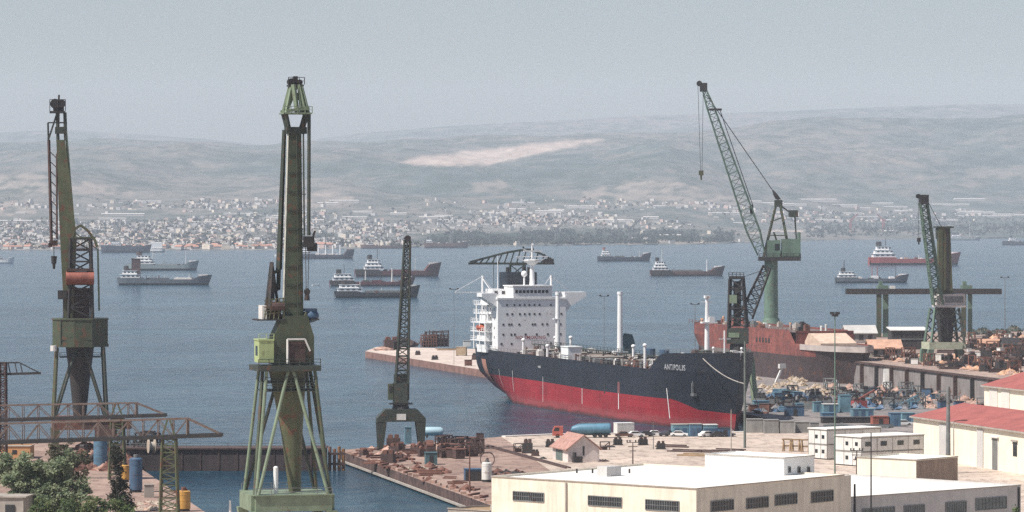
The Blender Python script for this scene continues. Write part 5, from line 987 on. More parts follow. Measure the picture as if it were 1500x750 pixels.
# orange hut and white hut at the left edge
p = at(22, 672); t, base = block('hut', 'orange flat roofed hut behind the tree at the left edge', 'hut', [(p.x-9, p.y), (p.x+3.3, p.y), (p.x+3.3, p.y+7), (p.x-9, p.y+7)], 2.5, 5.3, M('orange_plaster', (.52, .27, .12), .85, .1, .4), m_conc, .25)
MB().box(5.4+3, 6.4+3, -.06, .02, 1., 1.9).build('window', m_glass, t)
p = atD(18, 655); t, base = block('hut', 'pale hut with thin white roof slab in the lower left corner', 'hut', [(p.x-5, p.y), (p.x+2.0, p.y-1), (p.x+3, p.y+5), (p.x-4, p.y+6)], 2.5, 7.3, m_conc, m_conc, .2)
q = (p.x-base.x, p.y-base.y); MB().box(q[0]-1.1, q[0]+.5, q[1]-.9, q[1]-.6, 2.2, 3.6, rz=-.14).build('window', m_glass, t); MB().prism([(-.3, -.3), (7.5, -1.3), (8.2, 5.2), (.7, 6.3)], 4.82, 5.05).build('roof_slab', m_conc, t)

# ------------------------------------------------------------------ masts and poles
def mast(px, yt, yb, label, head=None, r=.22, mat=None, z=2.5, D=None, name='lamp_mast', cat='mast', tilt=0.):
    o = at(px, yb, z) if D is None else atD(px, D, z); D = o.y; h = zy(yt, D)-z
    t = thing(name, label, cat, o); b = MB(); b.tube((0, 0, 0), (tilt, 0, h), r*1.3, r*.8, 8); b.build('pole', mat or m_steel, t)
    if head:
        b = MB()
        if head == 'flood':
            b.tube((0, 0, h-.2), (0, 0, h+.2), .7, .7, 10)
            for k in range(6): a = k*math.pi/3; b.box(.75*math.cos(a)-.25, .75*math.cos(a)+.25, .75*math.sin(a)-.2, .75*math.sin(a)+.2, h+.2, h+.7)
        elif head == 'arm': b.bar((0, 0, h), (2.2, 0, h+.25), .16); b.box(1.6, 2.8, -.2, .2, h+.1, h+.3)
        elif head == 'tee': b.bar((-1.3, 0, h), (1.3, 0, h), .18); b.box(-1.7, -1., -.3, .3, h, h+.5); b.box(1., 1.7, -.3, .3, h, h+.5)
        elif head == 'cross': 
            for k, w_ in ((0, 1.3), (.9, 1.0), (1.8, .7)): b.bar((-w_, 0, h-k), (w_, 0, h-k), .16)
            for k in (-1.2, -.6, .6, 1.2): b.tube((k, 0, h), (k, 0, h+.5), .14, n=6)
        b.build('head', m_dark, t)
    return t
mast(1091, 500, 656, 'thick grey green pole rising in front of the tanker bow', r=.24, mat=M('banded_pole_paint', (.12, .14, .125), .7, .3, .6))
mast(1223, 462, 699, 'tall lattice like floodlight mast with ring of lamps beside the white cabins', 'flood', .13, m_sea)
mast(1389, 566, 672, 'stout tapering grey pole standing against the ivory hall wall', r=.42, D=788, mat=m_steel); mast(1397, 617, 672, 'thin street lamp with curved arm beside the stout pole', 'arm', .12, m_conc, D=790)
mast(1276, 634, 760, 'thin bare pole rising in front of the prefab cabins', r=.12, D=640, mat=m_dark)
mast(1255, 660, 697, 'utility pole with stacked crossarms beside the prefab cabins', 'cross', .13, m_drust)
mast(927, 648, 684, 'short rusty pole with small crossarms behind the cream building', 'cross', .12, m_drust)
mast(688, 652, 722, 'rusty red post near the blue tank on the pier', r=.13, mat=m_rust); mast(1252, 709, 760, 'dark chimney pipe rising beside the grey workshop wall', r=.2, D=636, mat=m_dark, name='chimney_pipe', cat='pipe')
mast(957, 618, 658, 'thin light pole in the yard in front of the parked cars', r=.08, mat=m_steel); mast(1071, 600, 662, 'slim pale pole in front of the blue sheds', r=.1, mat=m_conc)
mast(665, 424, 0, 'distant lamp mast on the jetty left of the tanker bridge', 'tee', .06, m_steel, D=1370); mast(885, 434, 0, 'distant lamp mast right of the tanker superstructure', 'tee', .08, m_steel, D=1330)
mast(1472, 407, 0, 'lamp mast with twin heads at the back of the dock terrace', 'tee', .13, m_steel, D=1470, z=10); mast(1018, 446, 0, 'slim lamp mast beyond the tanker foremast', 'tee', .12, m_steel, D=1400); mast(723, 374, 0, 'thin dark mast pole beside the hammerhead arm', None, .12, m_steel, D=1330)
mast(337, 733, 760, 'white topped post at the bottom edge beside the tall crane', r=.2, D=675, mat=m_white, name='post', cat='post')

# ------------------------------------------------------------------ vehicles
def make_car(paint, label, px, yb, rz, group='cars parked along the quay road', D=None):
    o = at(px, yb) if D is None else atD(px, D); t = thing('parked_car', label, 'car', o, rz, group)
    b = MB(); pr = [(-2.1, .32), (2.1, .32), (2.12, .75), (1.15, .88), (.55, 1.38), (-.95, 1.4), (-1.6, .92), (-2.1, .85)]; b.prismy(pr, -.82, .82); b.build('body', paint, t)
    b = MB(); b.prismy([(1.02, .93), (.5, 1.32), (-.9, 1.33), (-1.42, .95)], -.835, .835); b.build('window', m_glass, t)
    for x in (-1.3, 1.3):
        for y in (-.86, .66): b = MB(); b.tube((x, y, .32), (x, y+.2, .32), .32, n=12); wl = b.build('wheel', m_tyre, t); b = MB(); b.tube((x, y-.01, .32), (x, y+.21, .32), .17, n=10); b.build('rim', m_steel, wl)
    return t
m_carw = M('white_car_paint', (.78, .77, .75), .3, .04, .3, bump=0); m_card = M('dark_car_paint', (.04, .04, .05), .3, .2, .3, bump=0); m_carg = M('grey_car_paint', (.24, .25, .26), .3, .1, .3, bump=0); m_carr = M('brown_car_paint', (.12, .055, .04), .3, .1, .3, bump=0)
for px, yb, m, lab, rz in ((931, 640, m_carw, 'white saloon car nearest the white box trailer', .2), (946, 639.5, m_card, 'dark car between two white cars beside the quay', .4), (960, 639, m_carw, 'white car in the middle of the row beside the quay', .1), (977, 639, m_card, 'dark green car left of the blue sheds', .9),
        (995, 639.5, m_carw, 'white estate car in front of the left blue shed', -.1), (1036, 640, m_carw, 'white hatchback parked in front of the blue shed doors', .5), (1052, 640, m_card, 'dark car right of the white hatchback', .3), (1064, 639.5, m_carg, 'grey car at the right end of the row', .2),
        (914, 640.5, m_carr, 'brown car tucked behind the white box trailer', .1), (1324, 623, m_carw, 'white car parked alone beside the blue containers near the ivory hall', .1)): make_car(m, lab, px, yb, rz)
# tank lorry
o = at(862, 641); s = o.y/F; t = thing('tank_truck', 'blue tank lorry with small red cab parked at the water edge', 'truck', o, .02); m_tank = M('sky_blue_tank_paint', (.085, .21, .30), .5, .2, .4, streak=.3)
b = MB(); rings = []
for x, r, z in ((-4.2, .25, 1.9), (-3.9, .7, 2.0), (-2.2, 1.25, 2.15), (5.0, 1.3, 2.15), (5.35, 1.05, 2.15), (5.4, .2, 2.15)): rings.append([(x, r*1.05*math.cos(a), z+r*math.sin(a)) for a in [k*math.pi/8 for k in range(16)]])
b.loft(rings); tkb = b.build('tank', m_tank, t, True); b = MB(); b.box(-2, 4.8, -.3, .3, 3.4, 3.55); b.bar((-4.0, -.5, 2.2), (-1.8, -.6, 3.5), .12); b.build('top_walkway', m_steel, tkb)
b = MB(); b.box(-8.2, 5.3, -.5, .5, .6, .85); b.build('chassis', m_dark, t)
b = MB(); b.prismy([(-8.6, .5), (-6.1, .5), (-6.1, 2.75), (-8.1, 2.75), (-8.6, 1.7)], -1.15, 1.15); cb = b.build('cab', M('faded_red_cab_paint', (.42, .10, .07), .5, .15, .4), t); b = MB(); b.prismy([(-8.35, 1.65), (-7.0, 1.65), (-7.0, 2.45), (-8.0, 2.45)], -1.17, 1.17); b.build('window', m_glass, cb)
for x in (-7.4, -4.8, 1.5, 2.8, 4.1):
    for y in (-1.15, .8): b = MB(); b.tube((x, y, .5), (x, y+.35, .5), .5, n=14); b.build('wheel', m_tyre, t)
# white box trailer
o = at(914, 638.5); t = thing('box_trailer', 'white box trailer parked between the tank lorry and the cars', 'trailer', o, .35); b = MB(); b.box(-2.2, 2.2, -1.2, 1.2, .7, 3.1); bx_ = b.build('box_body', m_offw, t)
b = MB(); b.box(-2.25, 2.25, -1.25, 1.25, 3.1, 3.2); b.build('roof', m_white, bx_); b = MB(); b.box(2.2, 2.24, -.9, .9, .9, 2.9); b.build('door', m_conc, bx_)
for x in (-1, 1):
    b = MB(); b.tube((x, -1.1, .35), (x, 1.1, .35), .35, n=12); b.build('wheel', m_tyre, t)

# ------------------------------------------------------------------ cabins, boxes and tanks at known places
def cabin(name, label, cat, px0, px1, yb, yt, mat, z=2.5, rz=.12, dp=None, roof=None, doors=1, group=None):
    o = at((px0+px1)/2, yb, z); s = o.y/F; w_ = (px1-px0)*s/1.05; h = (yb-yt)*s; dp = dp or min(w_, 3.)
    h = max(h-dp*.045, .6)
    t = thing(name, label, cat, o, rz, group); b = MB(); b.box(-w_/2, w_/2, 0, dp, 0, h-.1); b.build('body', mat, t)
    b = MB(); b.box(-w_/2-.12, w_/2+.12, -.12, dp+.12, h-.1, h); b.build('roof', roof or mat, t)
    for k in range(doors):
        x = -w_/2+w_*(k+.5)/doors; b = MB(); b.box(x-min(.5, w_*.16), x+min(.5, w_*.16), -.05, .05, .05, min(2.0, h*.8)); b.build('door', m_dblue if mat in (m_blue, m_teal) else m_dark, t)
    return t
cabin('site_shed', 'pale blue shed at the left of the row below the tanker bow', 'shed', 985, 1009, 639, 620.5, m_teal, roof=m_conc, doors=2); cabin('site_shed', 'blue shed with dark doors in the middle of the row below the tanker bow', 'shed', 1010, 1029, 639.5, 620, m_blue, roof=m_conc, doors=2); cabin('site_shed', 'light blue open fronted shed at the right of the row below the tanker bow', 'shed', 1030, 1052, 639.5, 621, m_teal, roof=m_offw, doors=3)
cabin('site_shed', 'low dark blue shed beside the light blue open shed', 'shed', 1053, 1072, 640, 626, m_dblue, roof=m_dark)
cabin('container', 'small blue container beside the tanker bow on the dockside', 'container', 1104, 1128, 602, 586.5, m_teal, roof=m_blue); cabin('container', 'tall light blue container standing on end in the dockside yard', 'container', 1230, 1247, 604, 578, m_teal, doors=0)
cabin('container', 'narrow grey blue cabin left of the tall blue container', 'container', 1192, 1204, 604, 588, m_teal); cabin('container', 'low pale blue cabin just left of the tall blue container', 'container', 1206, 1229, 605, 591, m_teal, roof=m_offw)
cabin('container', 'rusty orange container among the blue ones near the ivory hall', 'container', 1278, 1303, 625, 609, M('rusty_orange_paint', (.30, .09, .06), .7, .3, .5, rust=.2)); cabin('container', 'blue container touching the rusty orange one', 'container', 1304, 1320, 625, 604, m_blue); cabin('container', 'blue container nearest the ivory hall wall', 'container', 1321, 1341, 618, 604, m_teal)
cabin('container', 'long pale blue low box in front of the red machine', 'container', 1248, 1281, 610, 598, m_teal, doors=3); cabin('container', 'flat bright blue tray beside the low pale blue cabin', 'container', 1204, 1226, 610, 604, m_blue, doors=0)
cabin('site_shed', 'dark blue tarpaulin covered shed behind the grey block wall', 'shed', 1151, 1179, 610, 594, m_dblue, roof=m_dark)
cabin('container', 'teal box standing on the pier left of the white tank', 'container', 623, 641, 681, 662, M('dull_teal_paint', (.06, .12, .13), .7, .3, .5), doors=1); cabin('container', 'teal upright cabinet seen under the small portal crane', 'cabinet', 593, 603, 650, 625, m_teal, doors=0)
cabin('container', 'dark blue tool container beside the white tank on the pier', 'container', 681, 706, 705, 686, m_dblue, doors=3); cabin('concrete_block', 'grey concrete block beside the dark blue tank', 'block', 211, 226, 729, 709, m_conc, doors=0)
cabin('wall_stack', 'long dark low wall of stacked steel between the blue cabins', 'stack', 1203, 1278, 620, 610.5, m_dark, doors=0)
for k, (x0, x1, yb, yt) in enumerate(((1093, 1118, 634, 613), (1119, 1141, 635, 614), (1142, 1164, 635, 616), (1165, 1186, 634, 617), (1187, 1200, 632, 618))):
    cabin('block_stack', ('%s stack of grey concrete blocks in the wall behind the yard road' % ('leftmost', 'second', 'middle', 'fourth', 'rightmost')[k]), 'stack', x0, x1, yb, yt, m_gconc, doors=0, rz=.02, group='stacks of grey concrete blocks')
for k, x in enumerate((1153, 1166, 1180, 1192)):
    o = at(x, 661+k*.5); t = thing('timber_trestle', ('%s yellowish timber trestle left of the white cabins' % ('leftmost', 'second', 'third', 'rightmost')[k]), 'trestle', o, .1, 'timber trestles'); 
    for dx in (-.8, .8): b = MB(); b.bar((dx-.3, -.5, 0), (dx, 0, 2.7), .25); b.bar((dx+.3, .5, 0), (dx, 0, 2.7), .25); b.build('leg', m_wood, t)
    b = MB(); b.box(-1.2, 1.2, -.25, .25, 2.55, 2.85); b.box(-1, 1, -.1, .1, 1.1, 1.4); b.build('beam', m_wood, t)
def tank(label, px, yb, wpx, yt, mat, cap=None):
    o = at(px, yb); s = o.y/F; r = wpx*s/2; h = (yb-yt)*s-r*.15; t = thing('storage_tank', label, 'tank', o); b = MB(); b.tube((0, 0, .5), (0, 0, h*.96), r, r, 20); b.tube((0, 0, h*.96), (0, 0, h), r, r*.75, 20); b.build('shell', mat, t, True)
    b = MB(); b.tube((0, 0, 0), (0, 0, .5), r*.9, r*.9, 16); b.build('base', m_dark, t); b = MB(); b.tube((0, 0, h), (0, 0, h+r*.5), r*.35, r*.35, 10); b.tube((r*.4, 0, h), (r*.4, 0, h+r*.3), r*.15, n=8); b.build('valve', cap or m_dark, t)
    b = MB(); b.tube((0, 0, h*.5), (0, 0, h*.5+.12), r*1.02, r*1.02, 20); b.tube((0, 0, h*.8), (0, 0, h*.8+.12), r*1.02, r*1.02, 20); b.build('hoop', mat, t, True); return t
tank('bright blue upright tank behind the tree', 147, 688, 20, 642, m_blue); tank('dark blue upright tank at the basin edge', 199, 721, 19, 669, m_dblue, m_steel); tank('yellow upright tank half behind the dark blue tank', 183, 706, 13, 680, m_yell); tank('ochre yellow tank at the bottom beside the basin', 269, 749, 20, 717, m_yell, m_rust)
tank('white tank with dirty foot on the pier', 713, 706, 15, 676, m_offw, m_steel)
o = at(634, 641); t = thing('boiler_tank', 'pale blue tank lying on its side at the pier edge', 'tank', o, -.05); b = MB(); b.loft([[(x, r*math.cos(a), 1.5+r*math.sin(a)) for a in [k*math.pi/8 for k in range(16)]] for x, r in ((-2.6, .2), (-2.4, .9), (-1.8, 1.05), (1.8, 1.05), (2.4, .7), (2.6, .1))]); b.build('shell', M('ice_blue_paint', (.38, .52, .58), .4, .1, .4), t, True); b = MB(); b.box(-1.6, -1.2, -.8, .8, 0, .7); b.box(1.2, 1.6, -.8, .8, 0, .7); b.build('cradle', m_dark, t)

# caisson gate closing the basin and the timber pier head
ca, cb_ = at(252, 690, 0), at(484, 689, 0); t = thing('caisson_gate', 'dark steel caisson gate closing the basin behind the tall crane', 'gate', (ca.x, ca.y, 0), 0); W = cb_.x-ca.x
b = MB(); b.box(-12, W-1, 0, 9, -3, 4.7); b.build('body', M('brown_black_caisson_steel', (.05, .035, .035), .8, .4, .2, streak=.5), t); b = MB(); b.box(-12, W-.8, -.4, 9.4, 4.7, 5.0); b.build('deck', m_drust, t); b = MB(); b.rail([(-12, -.2, 5), (W-1, -.2, 5)], 1., .1, 3); b.build('rail', m_steel, t)
for k in range(9): b = MB(); b.box(k*4-2, k*4-1.7, -.14, 0, .3, 4.7); b.build('rib', m_drust, t)
p = at(492, 690, 0); b = MB()
t = thing('fender_dolphin', 'rusty timber fender frame at the head of the pier', 'dolphin', (p.x, p.y+3, 0))
for k, dx in enumerate((-1.4, -.4, .6, 1.5)): b = MB(); b.tube((dx, -1.2+.3*k, -3), (dx, -1.2+.3*k, 5.2-.5*(k % 2)), .36); b.build('pile', M('rust_orange_timber_%d' % k, (.20+.04*k, .10+.02*k, .07), .9, .3, .6), t)
b = MB(); b.box(-1.8, 2, -1.7, -1.4, 1.2, 1.7); b.box(-1.8, 2, -1.7, -1.4, 3.4, 3.9); b.build('waler', m_drust, t)
q0, q1 = Vector((-37.9, 859.5, 0)), Vector((-3.9, 700.5, 0)); dq = (q1-q0).normalized(); nq = Vector((dq.y, -dq.x, 0)); b = MB(); nq = nq if nq.x < 0 else -nq
b.bar(q0+nq*.3+Vector((0, 0, .55)), q1+nq*.3+Vector((0, 0, .55)), .42); tag(b.build('fender_beam', m_conc), 'pale rubbing beam along the water line of the pier wall', 'beam'); b = MB()
# ------------------------------------------------------------------ gear and scrap lying about the yards
g = random.Random(11)
def p_beams(mat, n=4, ln=3.4):
    def f(t):
        for k in range(n):
            b = MB(); y = -.9+1.9*k/n; a = g.uniform(-.08, .08); z = .02 if k < n-1 else .32; b.box(-ln/2+g.uniform(-.5, .5), ln/2+g.uniform(-.5, .5), y, y+.34, z, z+.28, rz=a); b.build('beam', mat, t)
    return f
def p_machine(mat, m2):
    def f(t):
        b = MB(); b.box(-1.1, 1.1, -.7, .7, .25, 1.5); b.box(-1.25, 1.25, -.85, .85, 0, .25); b.build('casing', mat, t)
        b = MB(); b.tube((-.5, -.4, 1.7), (-.5, .6, 1.7), .42, n=12); b.box(.2, .9, -.4, .4, 1.5, 2.1); b.build('motor', m2, t)
    return f
def p_box(mat, m2):
    def f(t):
        b = MB(); b.box(-.95, .95, -.75, .75, .12, 1.45); b.build('body', mat, t); b = MB(); b.box(-1.02, 1.02, -.82, .82, 1.45, 1.56); b.build('lid', m2, t)
        for x in (-.95, .7): b = MB(); b.box(x, x+.25, -.75, .75, 0, .12); b.build('skid', m_dark, t)
    return f
def p_pipes(mat, n=5):
    def f(t):
        for k in range(n): b = MB(); i, j = (k, 0) if k < 3 else (k-2.5, 1); b.tube((-2.2, -.55+.55*i, .27+.46*j), (2.2+g.uniform(-.6, .3), -.55+.55*i, .27+.46*j), .26, n=10); b.build('pipe', mat, t)
    return f
def p_frame(mat):
    def f(t):
        b = MB(); 
        for x in (-1.3, 1.3):
            for y in (-.7, .7): b.bar((x, y, 0), (x, y, 2.3), .18)
            b.bar((x, -.7, 2.3), (x, .7, 2.3), .18); b.bar((x, -.7, .2), (x, .7, 2.2), .14)
        for y in (-.7, .7): b.bar((-1.3, y, 2.3), (1.3, y, 2.3), .18); b.bar((-1.3, y, 1.1), (1.3, y, 1.1), .14); b.bar((-1.3, y, .1), (1.3, y, 2.2), .14)
        b.build('rack', mat, t); b = MB(); b.box(-1.1, .7, -.55, .55, .1, .9); b.build('load', m_drust, t)
    return f
def p_cage(mat):
    def f(t):
        b = MB()
        for k in range(7):
            for y in (-.7, 0, .7): x = -1.4+k*.47; b.bar((x, y, 0), (x+g.uniform(-.15, .15), y, g.uniform(1.5, 2.3)), .1)
        for z in (.5, 1.0, 1.5, 2.0):
            for y in (-.7, 0, .7): b.bar((-1.5, y, z), (1.5, y, z+g.uniform(-.2, .2)), .1)
        b.build('bars', mat, t); b = MB(); b.box(-1.2, 1.3, -.6, .6, .05, 1.2); b.box(-.8, .2, -.5, .5, 1.2, 1.7); b.build('load', m_drust, t)
    return f
def p_heap(mats, flat=.35):
    def f(t):
        for k in range(3):
            b = MB(); cx, cy, r = g.uniform(-1, 1), g.uniform(-.8, .8), g.uniform(1.2, 2.0); rings = []
            for j in range(5):
                a = j/4; rr = r*(1-a**1.4)+.05; rings.append([(cx+rr*g.uniform(.65, 1.3)*math.cos(q*math.pi/5), cy+rr*g.uniform(.6, 1.2)*math.sin(q*math.pi/5), max(-.02, r*flat*2*a*g.uniform(.7, 1.15)) if j else -.02) for q in range(10)])
            b.loft(rings); 
            for q in range(5): x, y = cx+g.uniform(-1, 1)*r, cy+g.uniform(-.7, .7)*r; b.bar((x, y, .02), (x+g.uniform(-1.2, 1.2), y+g.uniform(-.8, .8), g.uniform(.1, r*flat*1.3)), g.uniform(.08, .2))
            b.build('rubble', g.choice(mats), t)
    return f
def scatter(name, label, cat, group, build, zone, n, z=2.5, s=(.7, 1.5), keep=None):
    first = None; xs = [p[0] for p in zone]; ys = [p[1] for p in zone]; k = 0
    while k < n:
        x, y = g.uniform(min(xs), max(xs)), g.uniform(min(ys), max(ys)); c = False
        for (x0, y0), (x1, y1) in zip(zone, zone[1:]+zone[:1]):
            if (y0 > y) != (y1 > y) and x < (x1-x0)*(y-y0)/(y1-y0)+x0: c = not c
        if not c: continue
        k += 1; loc = at(x, y, z); rz = g.uniform(-.5, .5)+g.choice([0, 1.57])
        if first is None: first = thing(name, label, cat, loc, rz, group); build(first); sv = g.uniform(*s); first.scale = (sv, sv, sv); KIDS.pop(first.name, None)
        else: dup(first, loc, rz, s=g.uniform(*s))
m_rubble = M('pale_rubble', (.38, .31, .245), .9, .3, .8); m_rubble2 = M('ochre_rubble', (.36, .27, .18), .9, .3, .8); m_pink = M('pinkish_debris', (.42, .27, .21), .9, .3, .8); m_gdeb = M('grey_debris', (.17, .165, .17), .9, .4, .8)
Z1 = [(512, 664), (560, 655), (690, 652), (700, 668), (600, 672), (560, 690), (530, 674)]; Z2 = [(560, 676), (620, 676), (690, 712), (712, 735), (690, 728), (600, 696)]; Z2b = [(640, 655), (705, 650), (705, 672), (650, 672)]
scatter('beam_stack', 'bundle of rusty beams lying on the pier near the small portal crane', 'beams', 'rusty beams on the pier', p_beams(m_rust), Z1, 22, s=(.8, 1.6)); scatter('machine', 'dark rusted machine standing on the pier near the small portal crane', 'machine', 'rusted machines on the pier', p_machine(m_drust, m_rust), Z1, 14)
scatter('scrap_heap', 'low heap of red brown scrap on the pier near the small portal crane', 'scrap heap', 'scrap heaps on the pier', p_heap([m_rust, m_drust, m_pink]), Z1, 12, s=(.7, 1.4)); scatter('rack', 'dark rusted frame rack in the cluster behind the teal box on the pier', 'rack', 'racks behind the teal box', p_frame(m_drust), Z2b, 14, s=(.8, 1.4))
scatter('crate', 'rusty brown bin in the cluster behind the teal box on the pier', 'bin', 'bins behind the teal box', p_box(m_drust, m_rust), Z2b, 14, s=(.8, 1.5)); scatter('beam_stack', 'rusty beams strewn along the basin side of the pier', 'beams', 'rusty beams on the basin side', p_beams(m_rust, 3), Z2, 12); scatter('scrap_heap', 'small pale rubble heap along the basin side of the pier', 'rubble', 'rubble on the basin side', p_heap([m_pink, m_rust, m_rubble]), Z2, 12, s=(.5, 1.0))
b = MB()
for k in range(26):                                                # mooring stones along the pier edge
    q = q0.lerp(q1, .03+.94*k/25)-nq*.8
    if k == 0: fb_ = thing('edge_stone', 'pale stone block along the basin edge of the pier', 'stone', (q.x, q.y, 2.5), 0, 'stones along the pier edge'); b = MB(); b.box(-.5, .5, -.8, .8, 0, .5); b.build('stone', m_pink, fb_)
    else: dup(fb_, (q.x, q.y, 2.5), g.uniform(-.3, .3), s=g.uniform(.6, 1.3))
for px, py, rz in ((700, 700, 0), (722, 697, .3), (735, 693, .1), (752, 696, .2), (765, 697, 0), (742, 698, .7)):
    t = thing('scrap_heap', 'low dark brown scrap heap just behind the cream building corner', 'scrap heap', at(px, py), rz, 'scrap behind the cream building'); p_heap([m_drust, m_rust, m_dark], .3)(t)
o = at(713, 676); t = thing('hose_reel', 'rusty ring shaped frame lying behind the white tank', 'reel', at(714, 684), 0)
b = MB(); R_ = [(1.5*math.cos(a), 0, 1.6+1.5*math.sin(a)) for a in [k*math.pi/8 for k in range(17)]]
for y in (-.6, .6):
    for a, c_ in zip(R_[:-1], R_[1:]): b.bar((a[0], y, a[2]), (c_[0], y, c_[2]), .16)
b.build('rim', m_drust, t); b = MB(); b.tube((0, -.7, 1.6), (0, .7, 1.6), .3); b.build('hub', m_drust, t)
# single dark pieces on the pale yard, each at its place
for px, py, k, lab in ((773, 664, 0, 'tall dark machine pair left of the hut, the taller one'), (784, 668, 1, 'low dark engine beside the tall dark machine left of the hut'), (760, 662, 2, 'thin leaning frame left of the tall dark machine'), (806, 655, 0, 'small dark motor just left of the hut roof'),
        (703, 643, 3, 'dark brown bin near the water left of the yard'), (893, 655, 4, 'dark scrap heap right of the hut'), (886, 659, 2, 'small bent frame right of the hut'), (905, 652, 0, 'little dark machine beyond the hut gable'), (942, 652, 0, 'dark machine right of the short crossarm pole'), (968, 658, 0, 'small dark machine left of the beam stacks'),
        (985, 655, 5, 'long dark beam stack in the yard, the far one'), (1004, 662, 5, 'long dark beam stack in the yard, the middle one'), (1018, 668, 6, 'long pale timber stack in the yard, the near one'), (1044, 663, 5, 'flat dark beam stack right of the timber stack'), (1066, 661, 5, 'thin dark beam stack near the slim pale pole'), (935, 686, 4, 'low dark scrap at the foot of the crossarm pole'), (886, 676, 4, 'brown scrap at the gable foot of the hut'), (797, 672, 4, 'low brown scrap at the left wall of the hut')):
    t = thing(('machine', 'engine', 'rack', 'crate', 'scrap_heap', 'beam_stack', 'beam_stack')[k], lab, ('machine', 'engine', 'frame', 'bin', 'scrap', 'beams', 'timber')[k], at(px, py), g.uniform(-.4, .3) if k < 5 else -.5)
    (p_machine(m_dark, m_drust), p_machine(m_drust, m_dark), p_frame(m_drust), p_box(m_drust, m_dark), p_heap([m_drust, m_dark]), p_beams(m_drust, 4, 7.5), p_beams(m_wood, 4, 7))[k](t); s_ = (.9, .7, .8, .9, .5, 1, 1)[k]; t.scale = (s_, s_, s_*(1.7 if px == 773 else .8 if k == 4 else 1))
# dockside yard in front of the dry dock
Y1 = [(1112, 556), (1180, 552), (1235, 574), (1240, 590), (1130, 585)]; Y2 = [(1105, 580), (1340, 580), (1345, 600), (1180, 602), (1100, 606)]; Y3 = [(1200, 566), (1330, 575), (1440, 592), (1440, 598), (1340, 600), (1230, 586)]
scatter('rubble_heap', 'pale stony rubble heap below the docked hull', 'rubble', 'rubble heaps below the docked hull', p_heap([m_rubble, m_rubble2, m_offw, m_gdeb], .45), Y1, 46, s=(.55, 1.2)); scatter('machine', 'grey machine in the crowded dockside yard', 'machine', 'machines in the dockside yard', p_machine(m_steel, m_dark), Y2, 44, s=(.8, 1.6)); scatter('rack', 'dark steel rack in the crowded dockside yard', 'rack', 'racks in the dockside yard', p_frame(m_dark), Y2, 20, s=(.7, 1.4))
scatter('crate', 'blue bin in the crowded dockside yard', 'bin', 'blue bins in the dockside yard', p_box(m_blue, m_teal), Y2, 18, s=(.7, 1.7)); scatter('pipe_stack', 'stack of grey pipes in the crowded dockside yard', 'pipes', 'pipe stacks in the dockside yard', p_pipes(m_steel), Y2, 26); scatter('scrap_heap', 'dark scrap heap in the crowded dockside yard', 'scrap heap', 'dark scrap in the dockside yard', p_heap([m_gdeb, m_rust, m_dblue], .45), Y2, 74)
scatter('crate', 'rusty brown bin in the crowded dockside yard', 'bin', 'rusty bins in the dockside yard', p_box(m_rust, m_drust), Y2, 26, s=(.7, 1.5)); scatter('beam_stack', 'rusty beams in the crowded dockside yard', 'beams', 'rusty beams in the dockside yard', p_beams(m_rust, 4, 5), Y2, 26)
scatter('rack', 'grey lattice rack below the dock wall', 'rack', 'racks below the dock wall', p_frame(m_steel), Y3, 22, s=(.8, 1.5)); scatter('scrap_heap', 'grey brown scrap heap below the dock wall', 'scrap heap', 'scrap below the dock wall', p_heap([m_gdeb, m_pink, m_conc], .4), Y3, 44, s=(.8, 1.6)); scatter('crate', 'dark blue bin below the dock wall', 'bin', 'bins below the dock wall', p_box(m_dblue, m_dark), Y3, 16, s=(.9, 1.6))
Y4 = [(1200, 622), (1335, 626), (1335, 632), (1290, 630), (1205, 629)]; scatter('beam_stack', 'grey steel beams stacked behind the white cabins', 'beams', 'steel beams behind the white cabins', p_beams(m_steel, 5, 6), Y4, 10)
t = thing('mobile_crane', 'red machine with a short arm beside the tall blue container', 'machine', at(1258, 599), .3); p_machine(m_hbrt, m_drust)(t); b = MB(); b.bar((0, 0, 1.8), (2.6, 0, 3.4), .3); b.build('arm', m_redlead, t); t.scale = (1.8, 1.8, 1.5)
t = thing('skip', 'white bin standing above the red machine', 'bin', at(1272, 592), .2); p_box(m_white, m_offw)(t); t.scale = (.9,)*3
t = thing('chute', 'pale slanting steel chute below the docked hull', 'chute', at(1136, 561), .4); b = MB(); b.bar((0, 0, 0), (2.2, 0, 4.6), .6); b.build('trough', m_offw, t); b = MB(); b.box(1.2, 3.4, -.6, .6, 4.6, 6.0); b.build('hopper', m_offw, t)
t = thing('gangway_ramp', 'pale blue truss ramp at the right of the dockside yard', 'ramp', at(1332, 598), .1); b = MB(); b.lattice((-2.4, 0, .4), (2.6, 0, 3.), 1.4, 1.4, 6, .26, 1, 1); b.build('truss', m_teal, t)
# dock wall face with ribs
a0, a1 = Vector((tw(1046), 1046)), Vector((tw(1206), 1206)); dd = a1-a0; ln = dd.length; t = thing('dock_wall', 'grey ribbed dock wall below the terrace', 'wall', (a0.x, a0.y, 2.5), math.atan2(dd.y, dd.x))
b = MB(); b.box(0, ln, .03, .35, 0, 6.9); b.build('face', M('dock_wall_plating', (.24, .215, .205), .85, .25, .15, streak=.6, rust=.1), t); b = MB(); b.box(0, ln, .0, .9, 6.9, 7.45); b.build('coping', m_drust, t)
for k in range(11):
    b = MB(); x = 4+k*15; h = 6.85
    b.prismy([(x-.4, 0), (x+.4, 0), (x+.3, h), (x-.3, h)], .36, 1.5); b.build('buttress', m_drust if k % 3 else m_dark, t)
b = MB(); b.prismy([(ln-38, 0), (ln-34.6, 0), (ln-36, 6.4)], .4, 2.2); b.build('pale_brace', m_offw, t)
